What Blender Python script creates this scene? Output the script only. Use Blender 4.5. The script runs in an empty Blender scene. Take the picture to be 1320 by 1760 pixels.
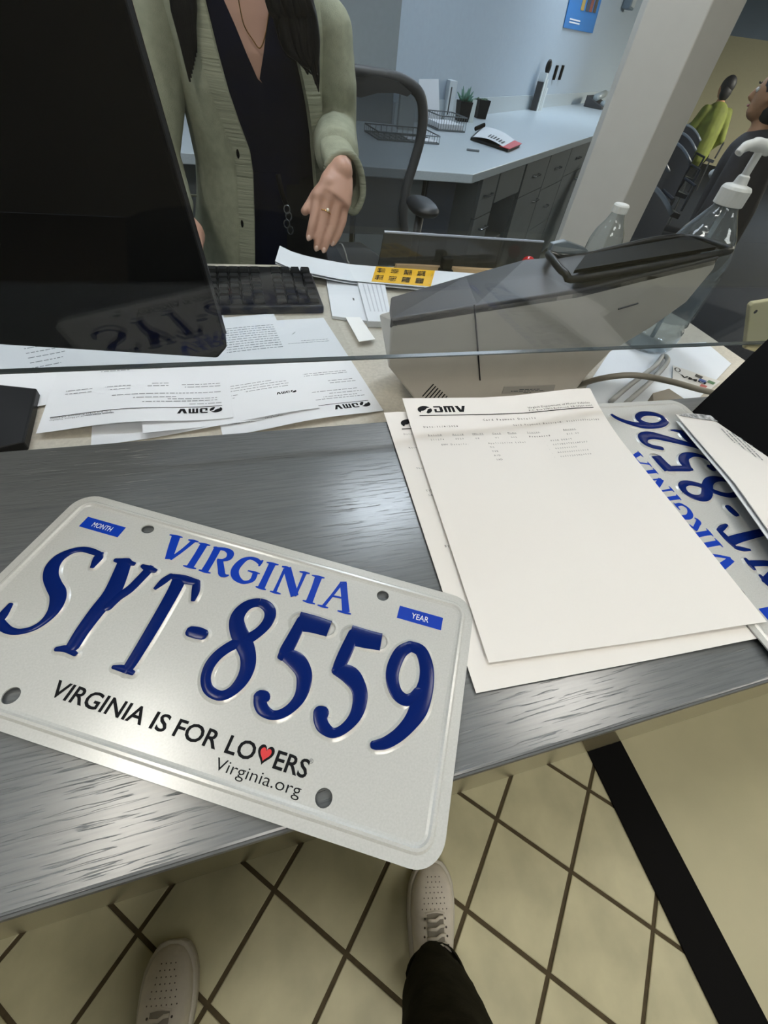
import bpy, bmesh, math, random
from mathutils import Vector, Matrix
import mathutils
random.seed(7)
S = bpy.context.scene
COL = S.collection
PI = math.pi

# ------------------------------------------------------------------ camera, world, light, exposure
FPX, CAMZ = 719.555, 1.33
RV = Vector((0.96043557, -0.25652805, 0.10842914))
UV = Vector((0.12836559, 0.75325866, 0.64507649))
FV = Vector((0.24715540, 0.60563583, -0.75638578))
cam = bpy.data.objects.new('camera', bpy.data.cameras.new('camera'))
COL.objects.link(cam)
cam.matrix_world = Matrix(((RV.x, UV.x, -FV.x, 0), (RV.y, UV.y, -FV.y, 0), (RV.z, UV.z, -FV.z, CAMZ), (0, 0, 0, 1)))
cam.data.sensor_fit = 'VERTICAL'; cam.data.sensor_height = 24.0
cam.data.lens = FPX / 1760 * 24.0
cam.data.clip_start = 0.02; cam.data.clip_end = 60
S.camera = cam
w = bpy.data.worlds.new('world'); S.world = w; w.use_nodes = True
w.node_tree.nodes['Background'].inputs[0].default_value = (0.8, 0.88, 1, 1)
w.node_tree.nodes['Background'].inputs[1].default_value = 0.25
S.view_settings.view_transform = 'Standard'; S.view_settings.look = 'None'
S.view_settings.gamma = 1; S.view_settings.use_curve_mapping = False
S.view_settings.exposure = 0.03
S.cycles.use_denoising = True
S.cycles.max_bounces = 10; S.cycles.transparent_max_bounces = 24
S.cycles.caustics_reflective = False; S.cycles.caustics_refractive = False
CEIL = 2.75
# ceiling panels: small ones placed by their glare, large ones added unseen as fill (x, y, sx, sy, watts-like strength, colour); built as lamps with housings further down
FIXTURES = [(-0.63, 0.42, 0.20, 0.62, 34.0, (1, .94, .83), 'nearest ceiling light panel, straight above the left of the ledge'),
            (1.15, 0.30, 0.46, 0.22, 30.0, (1, .96, .88), 'ceiling light panel above the right of the ledge'),
            (0.2, -1.7, 1.2, 0.60, 19.0, (1, .95, .86), 'large unseen fill panel added behind the person looking down'),
            (2.9, -1.2, 1.2, 0.60, 12.0, (1, .95, .86), 'large unseen fill panel added over the plain vinyl floor'),
            (0.64, 1.58, 0.50, 0.22, 60.0, (.88, .94, 1), 'ceiling light panel above the woman in the cardigan'),
            (-1.3, 1.6, 1.2, 0.45, 9.0, (.88, .94, 1), 'unseen fill panel added above the black monitor side'),
            (3.4, 4.9, 1.2, 0.60, 19.0, (.82, .91, 1), 'unseen fill panel added above the diagonal row of cabinets'),
            (1.75, 3.1, 1.2, 0.45, 10.0, (.82, .91, 1), 'unseen fill panel added above the corner of the back worktop'),
            (8.8, 4.2, 1.8, 1.2, 85.0, (1, .93, .78), 'far unseen fill panel added over the waiting chairs')]

# ------------------------------------------------------------------ helpers
def P(v): return Vector(v)
def ray(px, py): return FV + (px - 660) / FPX * RV - (py - 880) / FPX * UV
def Z(px, py, z):
    d = ray(px, py); return Vector((0, 0, CAMZ)) + d * ((z - CAMZ) / d.z)
def Y(px, py, y):
    d = ray(px, py); return Vector((0, 0, CAMZ)) + d * (y / d.y)
def hexc(h):
    def l(c):
        c /= 255
        return c / 12.92 if c <= .04045 else ((c + .055) / 1.055) ** 2.4
    return (l(h >> 16 & 255), l(h >> 8 & 255), l(h & 255), 1)
MATS = {}
def M(name, col=0x808080, rough=.5, metal=0, spec=.5, noise=None, bump=None, coat=0, emit=None, alpha=1):
    if name in MATS: return MATS[name]
    m = bpy.data.materials.new(name); m.use_nodes = True
    nt = m.node_tree; b = nt.nodes['Principled BSDF']; c = hexc(col)
    b.inputs['Base Color'].default_value = c
    b.inputs['Roughness'].default_value = rough; b.inputs['Metallic'].default_value = metal
    b.inputs['Specular IOR Level'].default_value = spec; b.inputs['Coat Weight'].default_value = coat
    b.inputs['Alpha'].default_value = alpha
    tc = nt.nodes.new('ShaderNodeTexCoord')
    def tex(sc, det=4):
        mp = nt.nodes.new('ShaderNodeMapping'); n = nt.nodes.new('ShaderNodeTexNoise')
        mp.inputs['Scale'].default_value = sc if isinstance(sc, tuple) else (sc, sc, sc)
        n.inputs['Scale'].default_value = 1; n.inputs['Detail'].default_value = det
        nt.links.new(tc.outputs['Object'], mp.inputs[0]); nt.links.new(mp.outputs[0], n.inputs['Vector']); return n
    nz = noise or (3, .06)
    n = tex(nz[0]); r = nt.nodes.new('ShaderNodeValToRGB')
    a = nz[1]
    r.color_ramp.elements[0].position = .3; r.color_ramp.elements[1].position = .7
    r.color_ramp.elements[0].color = tuple(x * (1 - a) for x in c[:3]) + (1,)
    r.color_ramp.elements[1].color = tuple(min(1, x * (1 + a)) for x in c[:3]) + (1,)
    nt.links.new(n.outputs[0], r.inputs[0]); nt.links.new(r.outputs[0], b.inputs['Base Color'])
    if bump:
        n2 = tex(bump[0], 3); bp = nt.nodes.new('ShaderNodeBump')
        bp.inputs['Strength'].default_value = bump[1]; bp.inputs['Distance'].default_value = bump[2] if len(bump) > 2 else .002
        nt.links.new(n2.outputs[0], bp.inputs['Height']); nt.links.new(bp.outputs[0], b.inputs['Normal'])
    if emit:
        b.inputs['Emission Color'].default_value = emit[0] + (1,); b.inputs['Emission Strength'].default_value = emit[1]
    MATS[name] = m; return m
def clear(name, tint=0xf4f8f8, ior=1.45, rough=.02, haze=0.0, bump=None, refl=1.0, hazecol=0xc8d0d4):
    """thin clear sheet: see-through with mirror reflections by Fresnel, a pale diffuse haze for dust and bright milkiness"""
    if name in MATS: return MATS[name]
    m = bpy.data.materials.new(name); m.use_nodes = True; nt = m.node_tree; nt.nodes.clear()
    o = nt.nodes.new('ShaderNodeOutputMaterial'); t = nt.nodes.new('ShaderNodeBsdfTransparent')
    t.inputs[0].default_value = hexc(tint); g = nt.nodes.new('ShaderNodeBsdfGlossy'); g.inputs['Roughness'].default_value = rough
    f = nt.nodes.new('ShaderNodeFresnel'); ge = nt.nodes.new('ShaderNodeNewGeometry'); ma = nt.nodes.new('ShaderNodeMath'); ma.operation = 'MULTIPLY_ADD'
    ma.inputs[1].default_value = 1 / ior - ior; ma.inputs[2].default_value = ior     # same reflection from either side of the sheet
    nt.links.new(ge.outputs['Backfacing'], ma.inputs[0]); nt.links.new(ma.outputs[0], f.inputs[0])
    x = nt.nodes.new('ShaderNodeMixShader'); mul = nt.nodes.new('ShaderNodeMath'); mul.operation = 'MULTIPLY'; mul.inputs[1].default_value = refl
    nt.links.new(f.outputs[0], mul.inputs[0]); nt.links.new(mul.outputs[0], x.inputs[0])
    if haze:
        d = nt.nodes.new('ShaderNodeBsdfDiffuse'); d.inputs[0].default_value = hexc(hazecol)
        y = nt.nodes.new('ShaderNodeMixShader'); y.inputs[0].default_value = haze
        nt.links.new(t.outputs[0], y.inputs[1]); nt.links.new(d.outputs[0], y.inputs[2]); nt.links.new(y.outputs[0], x.inputs[1])
    else: nt.links.new(t.outputs[0], x.inputs[1])
    nt.links.new(g.outputs[0], x.inputs[2]); nt.links.new(x.outputs[0], o.inputs[0])
    if bump:
        tc = nt.nodes.new('ShaderNodeTexCoord'); n = nt.nodes.new('ShaderNodeTexNoise'); n.inputs['Scale'].default_value = bump[0]
        bp = nt.nodes.new('ShaderNodeBump'); bp.inputs['Strength'].default_value = bump[1]; bp.inputs['Distance'].default_value = .004
        nt.links.new(tc.outputs['Object'], n.inputs['Vector']); nt.links.new(n.outputs[0], bp.inputs['Height'])
        nt.links.new(bp.outputs[0], g.inputs['Normal']); nt.links.new(bp.outputs[0], f.inputs['Normal'])
    MATS[name] = m; return m

class MB:
    def __init__(s): s.v = []; s.f = []
    def add(s, vs, fs):
        o = len(s.v); s.v += [Vector(x) for x in vs]; s.f += [tuple(i + o for i in q) for q in fs]; return s
    def box(s, lo, hi, rz=0, piv=None):
        x0, y0, z0 = lo; x1, y1, z1 = hi
        vs = [Vector(q) for q in ((x0,y0,z0),(x1,y0,z0),(x1,y1,z0),(x0,y1,z0),(x0,y0,z1),(x1,y0,z1),(x1,y1,z1),(x0,y1,z1))]
        if rz:
            c = Vector(piv) if piv else (Vector(lo) + Vector(hi)) / 2
            R = Matrix.Rotation(rz, 3, 'Z'); vs = [c + R @ (q - c) for q in vs]
        return s.add(vs, [(3,2,1,0),(4,5,6,7),(0,1,5,4),(1,2,6,5),(2,3,7,6),(3,0,4,7)])
    def prism(s, pts, off):
        n = len(pts); off = Vector(off); a = [Vector(q) for q in pts]
        return s.add(a + [q + off for q in a], [tuple(range(n - 1, -1, -1)), tuple(range(n, 2 * n))] + [(i, (i + 1) % n, n + (i + 1) % n, n + i) for i in range(n)])
    def tube(s, pts, r, n=10, closed=False, flat=1.0, up=None):
        pts = [Vector(q) for q in pts]; k = len(pts); rs = r if isinstance(r, (list, tuple)) else [r] * k
        vs = []; prev = None
        for i, q in enumerate(pts):
            t = (pts[(i + 1) % k] - pts[i - 1]) if closed else pts[min(i + 1, k - 1)] - pts[max(i - 1, 0)]
            t.normalize()
            if prev is None:
                h = Vector(up) if up else (Vector((0, 0, 1)) if abs(t.z) < .9 else Vector((1, 0, 0)))
            else: h = prev
            x = (h - t * h.dot(t)); x.normalize(); y = t.cross(x); prev = x
            for j in range(n):
                a = 2 * PI * j / n; vs.append(q + (x * math.cos(a) * flat + y * math.sin(a)) * rs[i])
        fs = []
        for i in range(k if closed else k - 1):
            for j in range(n):
                a, b = i * n + j, i * n + (j + 1) % n; i2 = (i + 1) % k
                fs.append((a, b, i2 * n + (j + 1) % n, i2 * n + j))
        if not closed: fs += [tuple(range(n - 1, -1, -1)), tuple(range((k - 1) * n, k * n))]
        return s.add(vs, fs)
    def rings(s, rings, cap0=True, cap1=True):
        n = len(rings[0]); vs = [q for r in rings for q in r]; fs = []
        for i in range(len(rings) - 1):
            for j in range(n):
                fs.append((i * n + j, i * n + (j + 1) % n, (i + 1) * n + (j + 1) % n, (i + 1) * n + j))
        if cap0: fs.append(tuple(range(n - 1, -1, -1)))
        if cap1: fs.append(tuple(range((len(rings) - 1) * n, len(rings) * n)))
        return s.add(vs, fs)
    def lathe(s, prof, c, n=28, cap0=True, cap1=True):
        c = Vector(c)
        return s.rings([[c + Vector((r * math.cos(2 * PI * j / n), r * math.sin(2 * PI * j / n), z)) for j in range(n)] for r, z in prof], cap0, cap1)
    def ball(s, c, r, n=14, m=9):
        r = (r, r, r) if not isinstance(r, (tuple, list)) else r; c = Vector(c)
        return s.rings([[c + Vector((r[0] * math.sin(PI * (i + .02) / (m + .04)) * math.cos(2 * PI * j / n), r[1] * math.sin(PI * (i + .02) / (m + .04)) * math.sin(2 * PI * j / n), -r[2] * math.cos(PI * (i + .02) / (m + .04)))) for j in range(n)] for i in range(m + 1)])
    def grid(s, fn, nu, nv):
        vs = [fn(i / nu, j / nv) for j in range(nv + 1) for i in range(nu + 1)]
        return s.add(vs, [(j * (nu + 1) + i, j * (nu + 1) + i + 1, (j + 1) * (nu + 1) + i + 1, (j + 1) * (nu + 1) + i) for j in range(nv) for i in range(nu)])
    def build(s, name, mat, parent=None, smooth=False, bevel=0, solid=0, subd=0, org=None, soff=-1):
        if org is None:
            if parent is None and s.v:
                xs = [v.x for v in s.v]; ys = [v.y for v in s.v]; org = Vector(((min(xs) + max(xs)) / 2, (min(ys) + max(ys)) / 2, min(v.z for v in s.v)))
            elif parent is not None: org = wloc(parent)
            else: org = Vector((0, 0, 0))
        me = bpy.data.meshes.new(name); me.from_pydata([v - org for v in s.v], [], s.f); me.update()
        bm = bmesh.new(); bm.from_mesh(me); bmesh.ops.recalc_face_normals(bm, faces=bm.faces); bm.to_mesh(me); bm.free()
        if smooth:
            for p in me.polygons: p.use_smooth = True
        me.materials.append(mat)
        o = bpy.data.objects.new(name, me); COL.objects.link(o)
        if parent is not None:
            o.parent = parent; o.location = org - wloc(parent)
        else: o.location = org
        WL[o.name] = org.copy()
        if name in ('printed_text', 'header_text', 'printed_address', 'sticker_text', 'label_text', 'wire_mesh', 'pebbles', 'hair_lock'): o['kind'] = 'stuff'
        if bevel:
            b = o.modifiers.new('bevel', 'BEVEL'); b.width = bevel; b.segments = 2; b.limit_method = 'ANGLE'; b.angle_limit = math.radians(40)
        if solid:
            b = o.modifiers.new('solid', 'SOLIDIFY'); b.thickness = solid; b.offset = soff
            if smooth: b = o.modifiers.new('split', 'EDGE_SPLIT'); b.split_angle = math.radians(50)
        if subd:
            b = o.modifiers.new('subd', 'SUBSURF'); b.levels = subd; b.render_levels = subd
        return o
WL = {}
def wloc(o): return WL[o.name]
def tag(o, label=None, cat=None, group=None, kind=None):
    if label: o['label'] = label
    if cat: o['category'] = cat
    if group: o['group'] = group
    if kind: o['kind'] = kind
    return o
def thing(name, loc, label, cat, group=None):
    o = bpy.data.objects.new(name, None); COL.objects.link(o); o.location = Vector(loc); o.empty_display_size = .05
    WL[o.name] = Vector(loc); return tag(o, label, cat, group)
def copy_tree(o, off, parent=None):
    c = o.copy(); COL.objects.link(c); WL[c.name] = WL[o.name] + Vector(off)
    if parent is not None: c.parent = parent
    else: c.location = o.location + Vector(off)
    for ch in list(o.children): copy_tree(ch, off, c)
    return c
def spline(pts, sub=6, closed=False):
    k = len(pts); pts = [tuple(q) for q in pts]; out = []
    for i in range(k if closed else k - 1):
        p = [pts[(i + d) % k] if closed else pts[min(max(i + d, 0), k - 1)] for d in (-1, 0, 1, 2)]
        for j in range(sub):
            t = j / sub
            out.append(tuple(.5 * (2 * p[1][a] + (p[2][a] - p[0][a]) * t + (2 * p[0][a] - 5 * p[1][a] + 4 * p[2][a] - p[3][a]) * t * t + (3 * p[1][a] - p[0][a] - 3 * p[2][a] + p[3][a]) * t ** 3) for a in range(len(pts[0]))))
    if not closed: out.append(pts[-1])
    return out
def lerp(tab, x):
    for (a, b), (c, d) in zip(tab, tab[1:]):
        if x <= c or (c, d) == tab[-1]:
            t = min(1, max(0, (x - a) / (c - a))); return b + (d - b) * t
# text ---------------------------------------------------------------
TXT = {}
def text_geo(s, bold=0.0, res=3):
    k = (s, bold, res)
    if k in TXT: return TXT[k]
    cu = bpy.data.curves.new('t', 'FONT'); cu.body = s; cu.size = 1; cu.resolution_u = res; cu.offset = bold
    o = bpy.data.objects.new('t', cu); me = o.to_mesh()
    v = [(q.co.x, q.co.y) for q in me.vertices]; f = [tuple(p.vertices) for p in me.polygons]
    o.to_mesh_clear(); bpy.data.objects.remove(o); bpy.data.curves.remove(cu)
    TXT[k] = (v, f); return v, f
def text_line(mb, s, x, y, h, fn, width=None, bold=0.0, slant=0.0, res=3, align='l', vflip=False):
    """a line of type at local (x, y), cap height h; fn maps local (x, y) to the world"""
    v, f = text_geo(s, bold, res)
    if not v: return
    x0 = min(q[0] for q in v); x1 = max(q[0] for q in v); sy = h / .73; sx = width / (x1 - x0) if width else sy
    if align == 'r': x -= (x1 - x0) * sx
    if align == 'c': x -= (x1 - x0) * sx / 2
    mb.add([fn(x + (q[0] - x0) * sx + q[1] * sy * slant, y + q[1] * sy) for q in v], f)
def mono(mb, s, x, y, h, pitch, fn, bold=0.0):
    for i, ch in enumerate(s):
        if ch == ' ': continue
        v, f = text_geo(ch, bold, 1); x0 = min(q[0] for q in v); x1 = max(q[0] for q in v); sc = h / .73
        sx = min(sc, pitch * .92 / max(.01, x1 - x0)); c = x + (i + .5) * pitch
        mb.add([fn(c + (q[0] - (x0 + x1) / 2) * sx, y + q[1] * sc) for q in v], f)
def stroke_ribbon(mb, pts, fn, flat=True, ends=True):
    """pts = (x, y, halfwidth) in local units, flat ribbon with rounded ends"""
    n = len(pts); L = []; R_ = []
    for i, (x, y, w_) in enumerate(pts):
        a = pts[max(i - 1, 0)]; b = pts[min(i + 1, n - 1)]; dx, dy = b[0] - a[0], b[1] - a[1]; d = math.hypot(dx, dy) or 1
        L.append((x - dy / d * w_, y + dx / d * w_)); R_.append((x + dy / d * w_, y - dx / d * w_))
    vs = [fn(*q) for q in L] + [fn(*q) for q in R_]
    mb.add(vs, [(i, i + 1, n + i + 1, n + i) for i in range(n - 1)])
    return L, R_

# ------------------------------------------------------------------ materials
def wood_mat():
    m = M('grey_woodgrain_laminate', 0x64686a, .25, spec=.6); nt = m.node_tree; b = nt.nodes['Principled BSDF']
    tc = nt.nodes.new('ShaderNodeTexCoord'); mp = nt.nodes.new('ShaderNodeMapping'); mp.inputs['Scale'].default_value = (26, 640, 640)
    mp.inputs['Rotation'].default_value = (0, 0, math.radians(-2))
    n = nt.nodes.new('ShaderNodeTexNoise'); n.inputs['Scale'].default_value = 1; n.inputs['Detail'].default_value = 5; n.inputs['Distortion'].default_value = .25
    r = nt.nodes.new('ShaderNodeValToRGB'); e = r.color_ramp.elements
    e[0].position = .34; e[0].color = hexc(0x5d6164); e[1].position = .60; e[1].color = hexc(0x676b6e)
    nt.links.new(tc.outputs['Object'], mp.inputs[0]); nt.links.new(mp.outputs[0], n.inputs['Vector']); nt.links.new(n.outputs[0], r.inputs[0])
    nt.links.new(r.outputs[0], b.inputs['Base Color'])
    mp2 = nt.nodes.new('ShaderNodeMapping'); mp2.inputs['Scale'].default_value = (26, 700, 700)
    n2 = nt.nodes.new('ShaderNodeTexNoise'); n2.inputs['Scale'].default_value = 1; n2.inputs['Detail'].default_value = 2
    r2 = nt.nodes.new('ShaderNodeValToRGB'); r2.color_ramp.elements[0].position = .36; r2.color_ramp.elements[1].position = .42
    nt.links.new(tc.outputs['Object'], mp2.inputs[0]); nt.links.new(mp2.outputs[0], n2.inputs['Vector']); nt.links.new(n2.outputs[0], r2.inputs[0])
    bp = nt.nodes.new('ShaderNodeBump'); bp.inputs['Strength'].default_value = .5; bp.inputs['Distance'].default_value = .00042
    nt.links.new(r2.outputs[0], bp.inputs['Height']); nt.links.new(bp.outputs[0], b.inputs['Normal'])
    return m
WOOD = wood_mat()
TILE = M('beige_ceramic_tile', 0xb6b293, .42, noise=(8, .17), bump=((60, 60, 60), .12))
GROUT = M('brown_grout', 0x4a402c, .9, noise=(60, .2))
VINYL = M('beige_vinyl_floor', 0xb4b091, .45, noise=(5, .06))
RUBBER = M('black_rubber_trim', 0x09090a, .7, spec=.1, bump=(80, .2))
PANEL = M('beige_counter_front', 0x9b9379, .16, spec=.6, noise=(2, .04))
DESK = M('speckled_beige_desk', 0xbab5a8, .42, noise=((220, 220, 220), .10))
BACKTOP = M('pale_grey_worktop', 0xb4bec4, .35, noise=((160, 160, 160), .06))
WALLB = M('pale_blue_wall', 0xa6b3bf, .8, noise=(40, .03), bump=(150, .05))
WALLG = M('grey_wall', 0x8f9598, .8, noise=(40, .03), bump=(150, .05))
WALLY = M('cream_wall', 0xc6bf9f, .8, noise=(30, .03))
PILLAR = M('off_white_paint', 0xd9d4cb, .75, noise=(30, .02), bump=(120, .05))
CEILM = M('white_ceiling', 0xd6d6d2, .9, noise=(20, .05))
DARKLAM = M('dark_grey_laminate', 0x6b7276, .45, noise=(8, .08))
STAFFLOOR = M('pale_grey_floor', 0x9aa09c, .5, noise=(6, .06))
PAPER = M('white_paper', 0xd8dce1, .75, spec=.2, noise=(8, .015))  # bluish tint of the light is mixed into this paper colour
PAPERC = M('cream_white_paper', 0xe2e0dd, .7, spec=.25, noise=(5, .015))
INK = M('black_ink', 0x17181b, .7, spec=.1)
INKG = M('grey_print', 0x55585c, .8, spec=.1)
INKL = M('faint_grey_print', 0x83878c, .8, spec=.1)
PLATE = M('reflective_white_sheeting', 0xbcbebc, .23, spec=.8, noise=((900, 900, 900), .05), bump=((700, 700, 700), .05, .0006))
NAVY = M('glossy_navy_enamel', 0x0a1f60, .20, spec=.12)
BLUE = M('royal_blue_print', 0x0537a8, .4, spec=.2)
RED = M('red_print', 0xc8262c, .4)
WHITEP = M('white_print', 0xe8ecef, .5)
BLACKP = M('black_plastic', 0x0a0b0d, .4, spec=.3, noise=(30, .1))
BLACKM = M('matte_black_plastic', 0x040405, .6, spec=.08, noise=(30, .1))
KEYM = M('black_key_plastic', 0x0f1114, .45, spec=.3)
GREYP = M('light_grey_plastic', 0xbebab1, .5, noise=(30, .03), bump=(400, .06))
DGREYP = M('dark_grey_plastic', 0x38383a, .5, noise=(30, .04))
CHROME = M('polished_metal', 0xc4c7ca, .22, metal=1)
STEEL = M('dark_wire_metal', 0x6b7073, .4, metal=.7)
GOLD = M('gold', 0xd9b071, .2, metal=1)
GLASS = clear('clear_partition_glass', 0xf3f6f8, 1.5, 0.0, haze=.004)
GEDGE = M('polished_glass_edge', 0x4c5456, .2, spec=.6)
PET = clear('clear_bottle_plastic', 0xe6ecef, 1.55, .05, haze=.11, bump=(38, .6), refl=1.5)  # pale haze imitates bright edges and highlights on the bottle
SMOKE = clear('smoky_acrylic', 0x8d9196, 1.5, .03, haze=.10, hazecol=0x707478)
MESHM = clear('grey_chair_mesh', 0x9ea2a5, 1.2, .5, haze=.35, refl=.1, hazecol=0x6c6f72)

# ------------------------------------------------------------------ the setting
CT = 1.06958                # customer ledge height
DZ = 0.975                  # staff desk height
BZ = 0.92                   # back worktop height
def struct(mb, name, mat, parent=None, **k):
    o = mb.build(name, mat, parent, **k)
    if parent is None: o['kind'] = 'structure'
    return o
FOOT = 0.062
fl = struct(MB().box((-4, -4, -.06), (.93, FOOT + .02, -.0035)), 'floor', GROUT)
# diagonal 8 inch ceramic tiles, each a piece of its own
ts, ta = .202956, math.radians(-46.104); t0 = Vector((.45617, -.01785, 0)); g = .0048
tm = None; R3 = Matrix.Rotation(ta, 3, 'Z')
strip_dir = (Vector((.8933, -.5067, 0)) - Vector((.9106, .0569, 0)))
for i in range(-16, 12):
    for j in range(-16, 20):
        c = t0 + R3 @ Vector(((i + .5) * ts, -(j + .5) * ts, 0))
        if not (-1.35 < c.x < .93 and -1.15 < c.y < FOOT + .13): continue
        if tm is None:
            h = ts / 2 - g; q = h - .0016
            mb = MB().rings([[Vector((sx * a, sy * a, z)) for sx, sy in ((-1,-1),(1,-1),(1,1),(-1,1))] for a, z in ((h, -.0036), (h, -.0012), (q, 0))], False, True)
            o = mb.build('floor_tile', TILE, fl, org=Vector((0, 0, 0))); tm = o.data
        else:
            o = bpy.data.objects.new('floor_tile', tm); COL.objects.link(o); o.parent = fl
        o.matrix_parent_inverse = Matrix.Identity(4)
        o.location = c - wloc(fl) + Vector((0, 0, random.uniform(-.0004, .0003)))
        o.rotation_euler = (random.uniform(-.002, .002), random.uniform(-.002, .002), ta)
struct(MB().prism([(.93, FOOT + .02, -.06), (.84, FOOT + .02, -.06), (.80, -4, -.06), (7, -4, -.06), (7, FOOT + .02, -.06)][1:], (0, 0, .0615)), 'floor', VINYL)
a0, a1, b0, b1 = (.797, .0682), (.911, .0682), (.7868, -.48), (.8933, -.5067)
ext = lambda p, q: (q[0] + (q[0] - p[0]) * 5, q[1] + (q[1] - p[1]) * 5)
a1x = (.9115, .0682)
L2, R2 = ext(a0, b0), ext(a1x, b1)
struct(MB().prism([(a0[0] - .006, a0[1], .0), (a1x[0], a1x[1], .0), (R2[0], R2[1], .0), (L2[0] - .006, L2[1], .0)], (0, 0, .0065)), 'trim_1', RUBBER, bevel=.003)
struct(MB().box((-4.2, FOOT + .02, -.06), (22, 18, 0)), 'floor', STAFFLOOR)
CARPET = M('dark_slate_carpet', 0x1e232a, .95, spec=.1, noise=(90, .3), bump=(300, .4))
struct(MB().prism([Vector(q) for q in ((1.2, .36, -.02), (20, .36, -.02), (20, 17, -.02), (10.5, 11.9, -.02), (4.7, 5.7, -.02), (1.5, 1.66, -.02))], (0, 0, .026)), 'floor', CARPET)
wl = struct(MB().box((-1.9, FOOT, 0), (2.6, FOOT + .05, CT - .012)), 'wall_counter_front', PANEL)
led = thing('counter_ledge', (.3, .17, CT - .03), 'grey woodgrain customer ledge running along under the glass', 'counter')
MB().box((-1.9, .0195, CT - .012), (2.6, .3245, CT)).build('ledge_top', WOOD, led, bevel=.0015)
MB().box((-1.9, .0185, CT - .0115), (2.6, .0196, CT - .001)).build('edge_band', M('grey_edge_band', 0x4e5153, .5), led)
desk = thing('staff_desk', (.2, .66, 0), 'long speckled beige staff desk behind the glass', 'desk')
MB().prism([(-1.9, .3245, DZ - .03), (.93, .3245, DZ - .03), (.93, .70, DZ - .03), (.86, .985, DZ - .03), (-1.9, .985, DZ - .03)], (0, 0, .03)).build('desktop', DESK, desk, bevel=.003)
MB().box((-1.8, FOOT + .052, .0), (2.5, .32, DZ - .03)).build('cabinet_base', DARKLAM, desk)
for x in (-1.7, .8): MB().box((x, .5, 0), (x + .04, .95, DZ - .03)).build('leg_panel', DARKLAM, desk)
# glass
gl = thing('glass_partition', (.2, .336, CT), 'clear glass partition standing over the back of the grey ledge', 'glass partition')
MB().box((-2.2, .3335, 1.1338), (2.4, .3385, 2.3)).build('glass_pane', GLASS, gl)
MB().box((-2.2, .3333, 1.1328), (2.4, .3387, 1.134)).build('bottom_edge', GEDGE, gl)
for x in (-1.6, 1.5): MB().box((x, .322, CT - .0), (x + .03, .35, 1.2)).build('clamp_post', CHROME, gl)
# walls
WD = Vector((.731, .682, 0)); WN = Vector((.682, -.731, 0)); W0 = Vector((1.0, 3.4, 0))
struct(MB().box((-4.2, 3.4, 0), (1.0, 3.5, CEIL)), 'wall_back', WALLG)
p = [W0, W0 + WD * 11.5, W0 + WD * 11.5 - WN * .1, W0 - WN * .1]
struct(MB().prism(p, (0, 0, CEIL)), 'wall_diagonal', WALLB)
q0 = W0 + WD * 11.5
p = [q0, q0 + WN * 13, q0 + WN * 13 + WD * .1, q0 + WD * .1]
struct(MB().prism(p, (0, 0, 1.9)), 'wall_right', WALLY)
struct(MB().prism([v + Vector((0, 0, 1.9)) for v in p], (0, 0, CEIL - 1.9)), 'trim_2', M('grey_blue_soffit', 0x7f8fa0, .8))
struct(MB().box((-4.2, -4, 0), (-4.1, 3.5, CEIL)), 'wall_left', WALLG)
struct(MB().box((-4.2, -4.1, 0), (22, -4, CEIL)), 'wall_front', M('taupe_wall', 0x7d7767, .85))
ceil = struct(MB().box((-4.2, -4.1, CEIL), (22, 18, CEIL + .08)), 'ceiling', CEILM)
for (x, y, sx, sy, st, c, lab_) in FIXTURES:
    t = thing('ceiling_light', (x, y, CEIL), lab_, 'ceiling light', 'ceiling light panels')
    h = .02
    m = MB()
    for lo, hi in (((x - sx/2 - h, y - sy/2 - h), (x + sx/2 + h, y - sy/2)), ((x - sx/2 - h, y + sy/2), (x + sx/2 + h, y + sy/2 + h)), ((x - sx/2 - h, y - sy/2), (x - sx/2, y + sy/2)), ((x + sx/2, y - sy/2), (x + sx/2 + h, y + sy/2))):
        m.box(lo + (CEIL - .03,), hi + (CEIL,))
    m.build('frame', PILLAR, t)
    MB().box((x - sx/2, y - sy/2, CEIL - .018), (x + sx/2, y + sy/2, CEIL - .006)).build('diffuser', M('lamp_%d' % FIXTURES.index((x, y, sx, sy, st, c, lab_)), 0xffffff, .5, emit=(c, st)), t)
# pillar
pl = struct(MB().prism([Y(1040, 200, 1.55).xy.to_3d(), Vector((1.245, 1.42, 0)), Vector((1.425, 1.5, 0)), Vector((1.24, 1.70, 0))], (0, 0, CEIL)), 'trim_3', PILLAR, bevel=.004)

# ------------------------------------------------------------------ licence plates
# letter strokes traced as (x, y, half width) in the picture's own pixels, turned into millimetre shapes on the plate
PC, PA = Vector((-.04350453, .1232685, CT)), math.radians(-29.2801)
def px2plate(px, py):
    q = Z(px, py, CT + .001) - PC; c, s = math.cos(PA), math.sin(PA)
    return (c * q.x + s * q.y, -s * q.x + c * q.y)
def conv(pts, off, sc, sub=6, closed=False, fat=1.2):
    out = []
    for x, y, w_ in (spline(pts, sub, closed) if len(pts) > 2 else pts):
        X, Y_ = off[0] + x / sc, off[1] + y / sc; a = px2plate(X, Y_); ww = w_ / sc
        e = [math.dist(a, px2plate(X + ww * math.cos(t), Y_ + ww * math.sin(t))) for t in (0, .785, 1.571, 2.356)]
        out.append((a[0], a[1], sum(e) / 4 * fat))
    if closed: out.append(out[0])
    return out
G1, G2, G3, G4, G5 = ((0, 930), 6.6), ((180, 980), 6.6), ((320, 1020), 6.6), ((420, 1040), 6.6), ((540, 1080), 6.0)
FULL = ((0, 0), 1.0)
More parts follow.
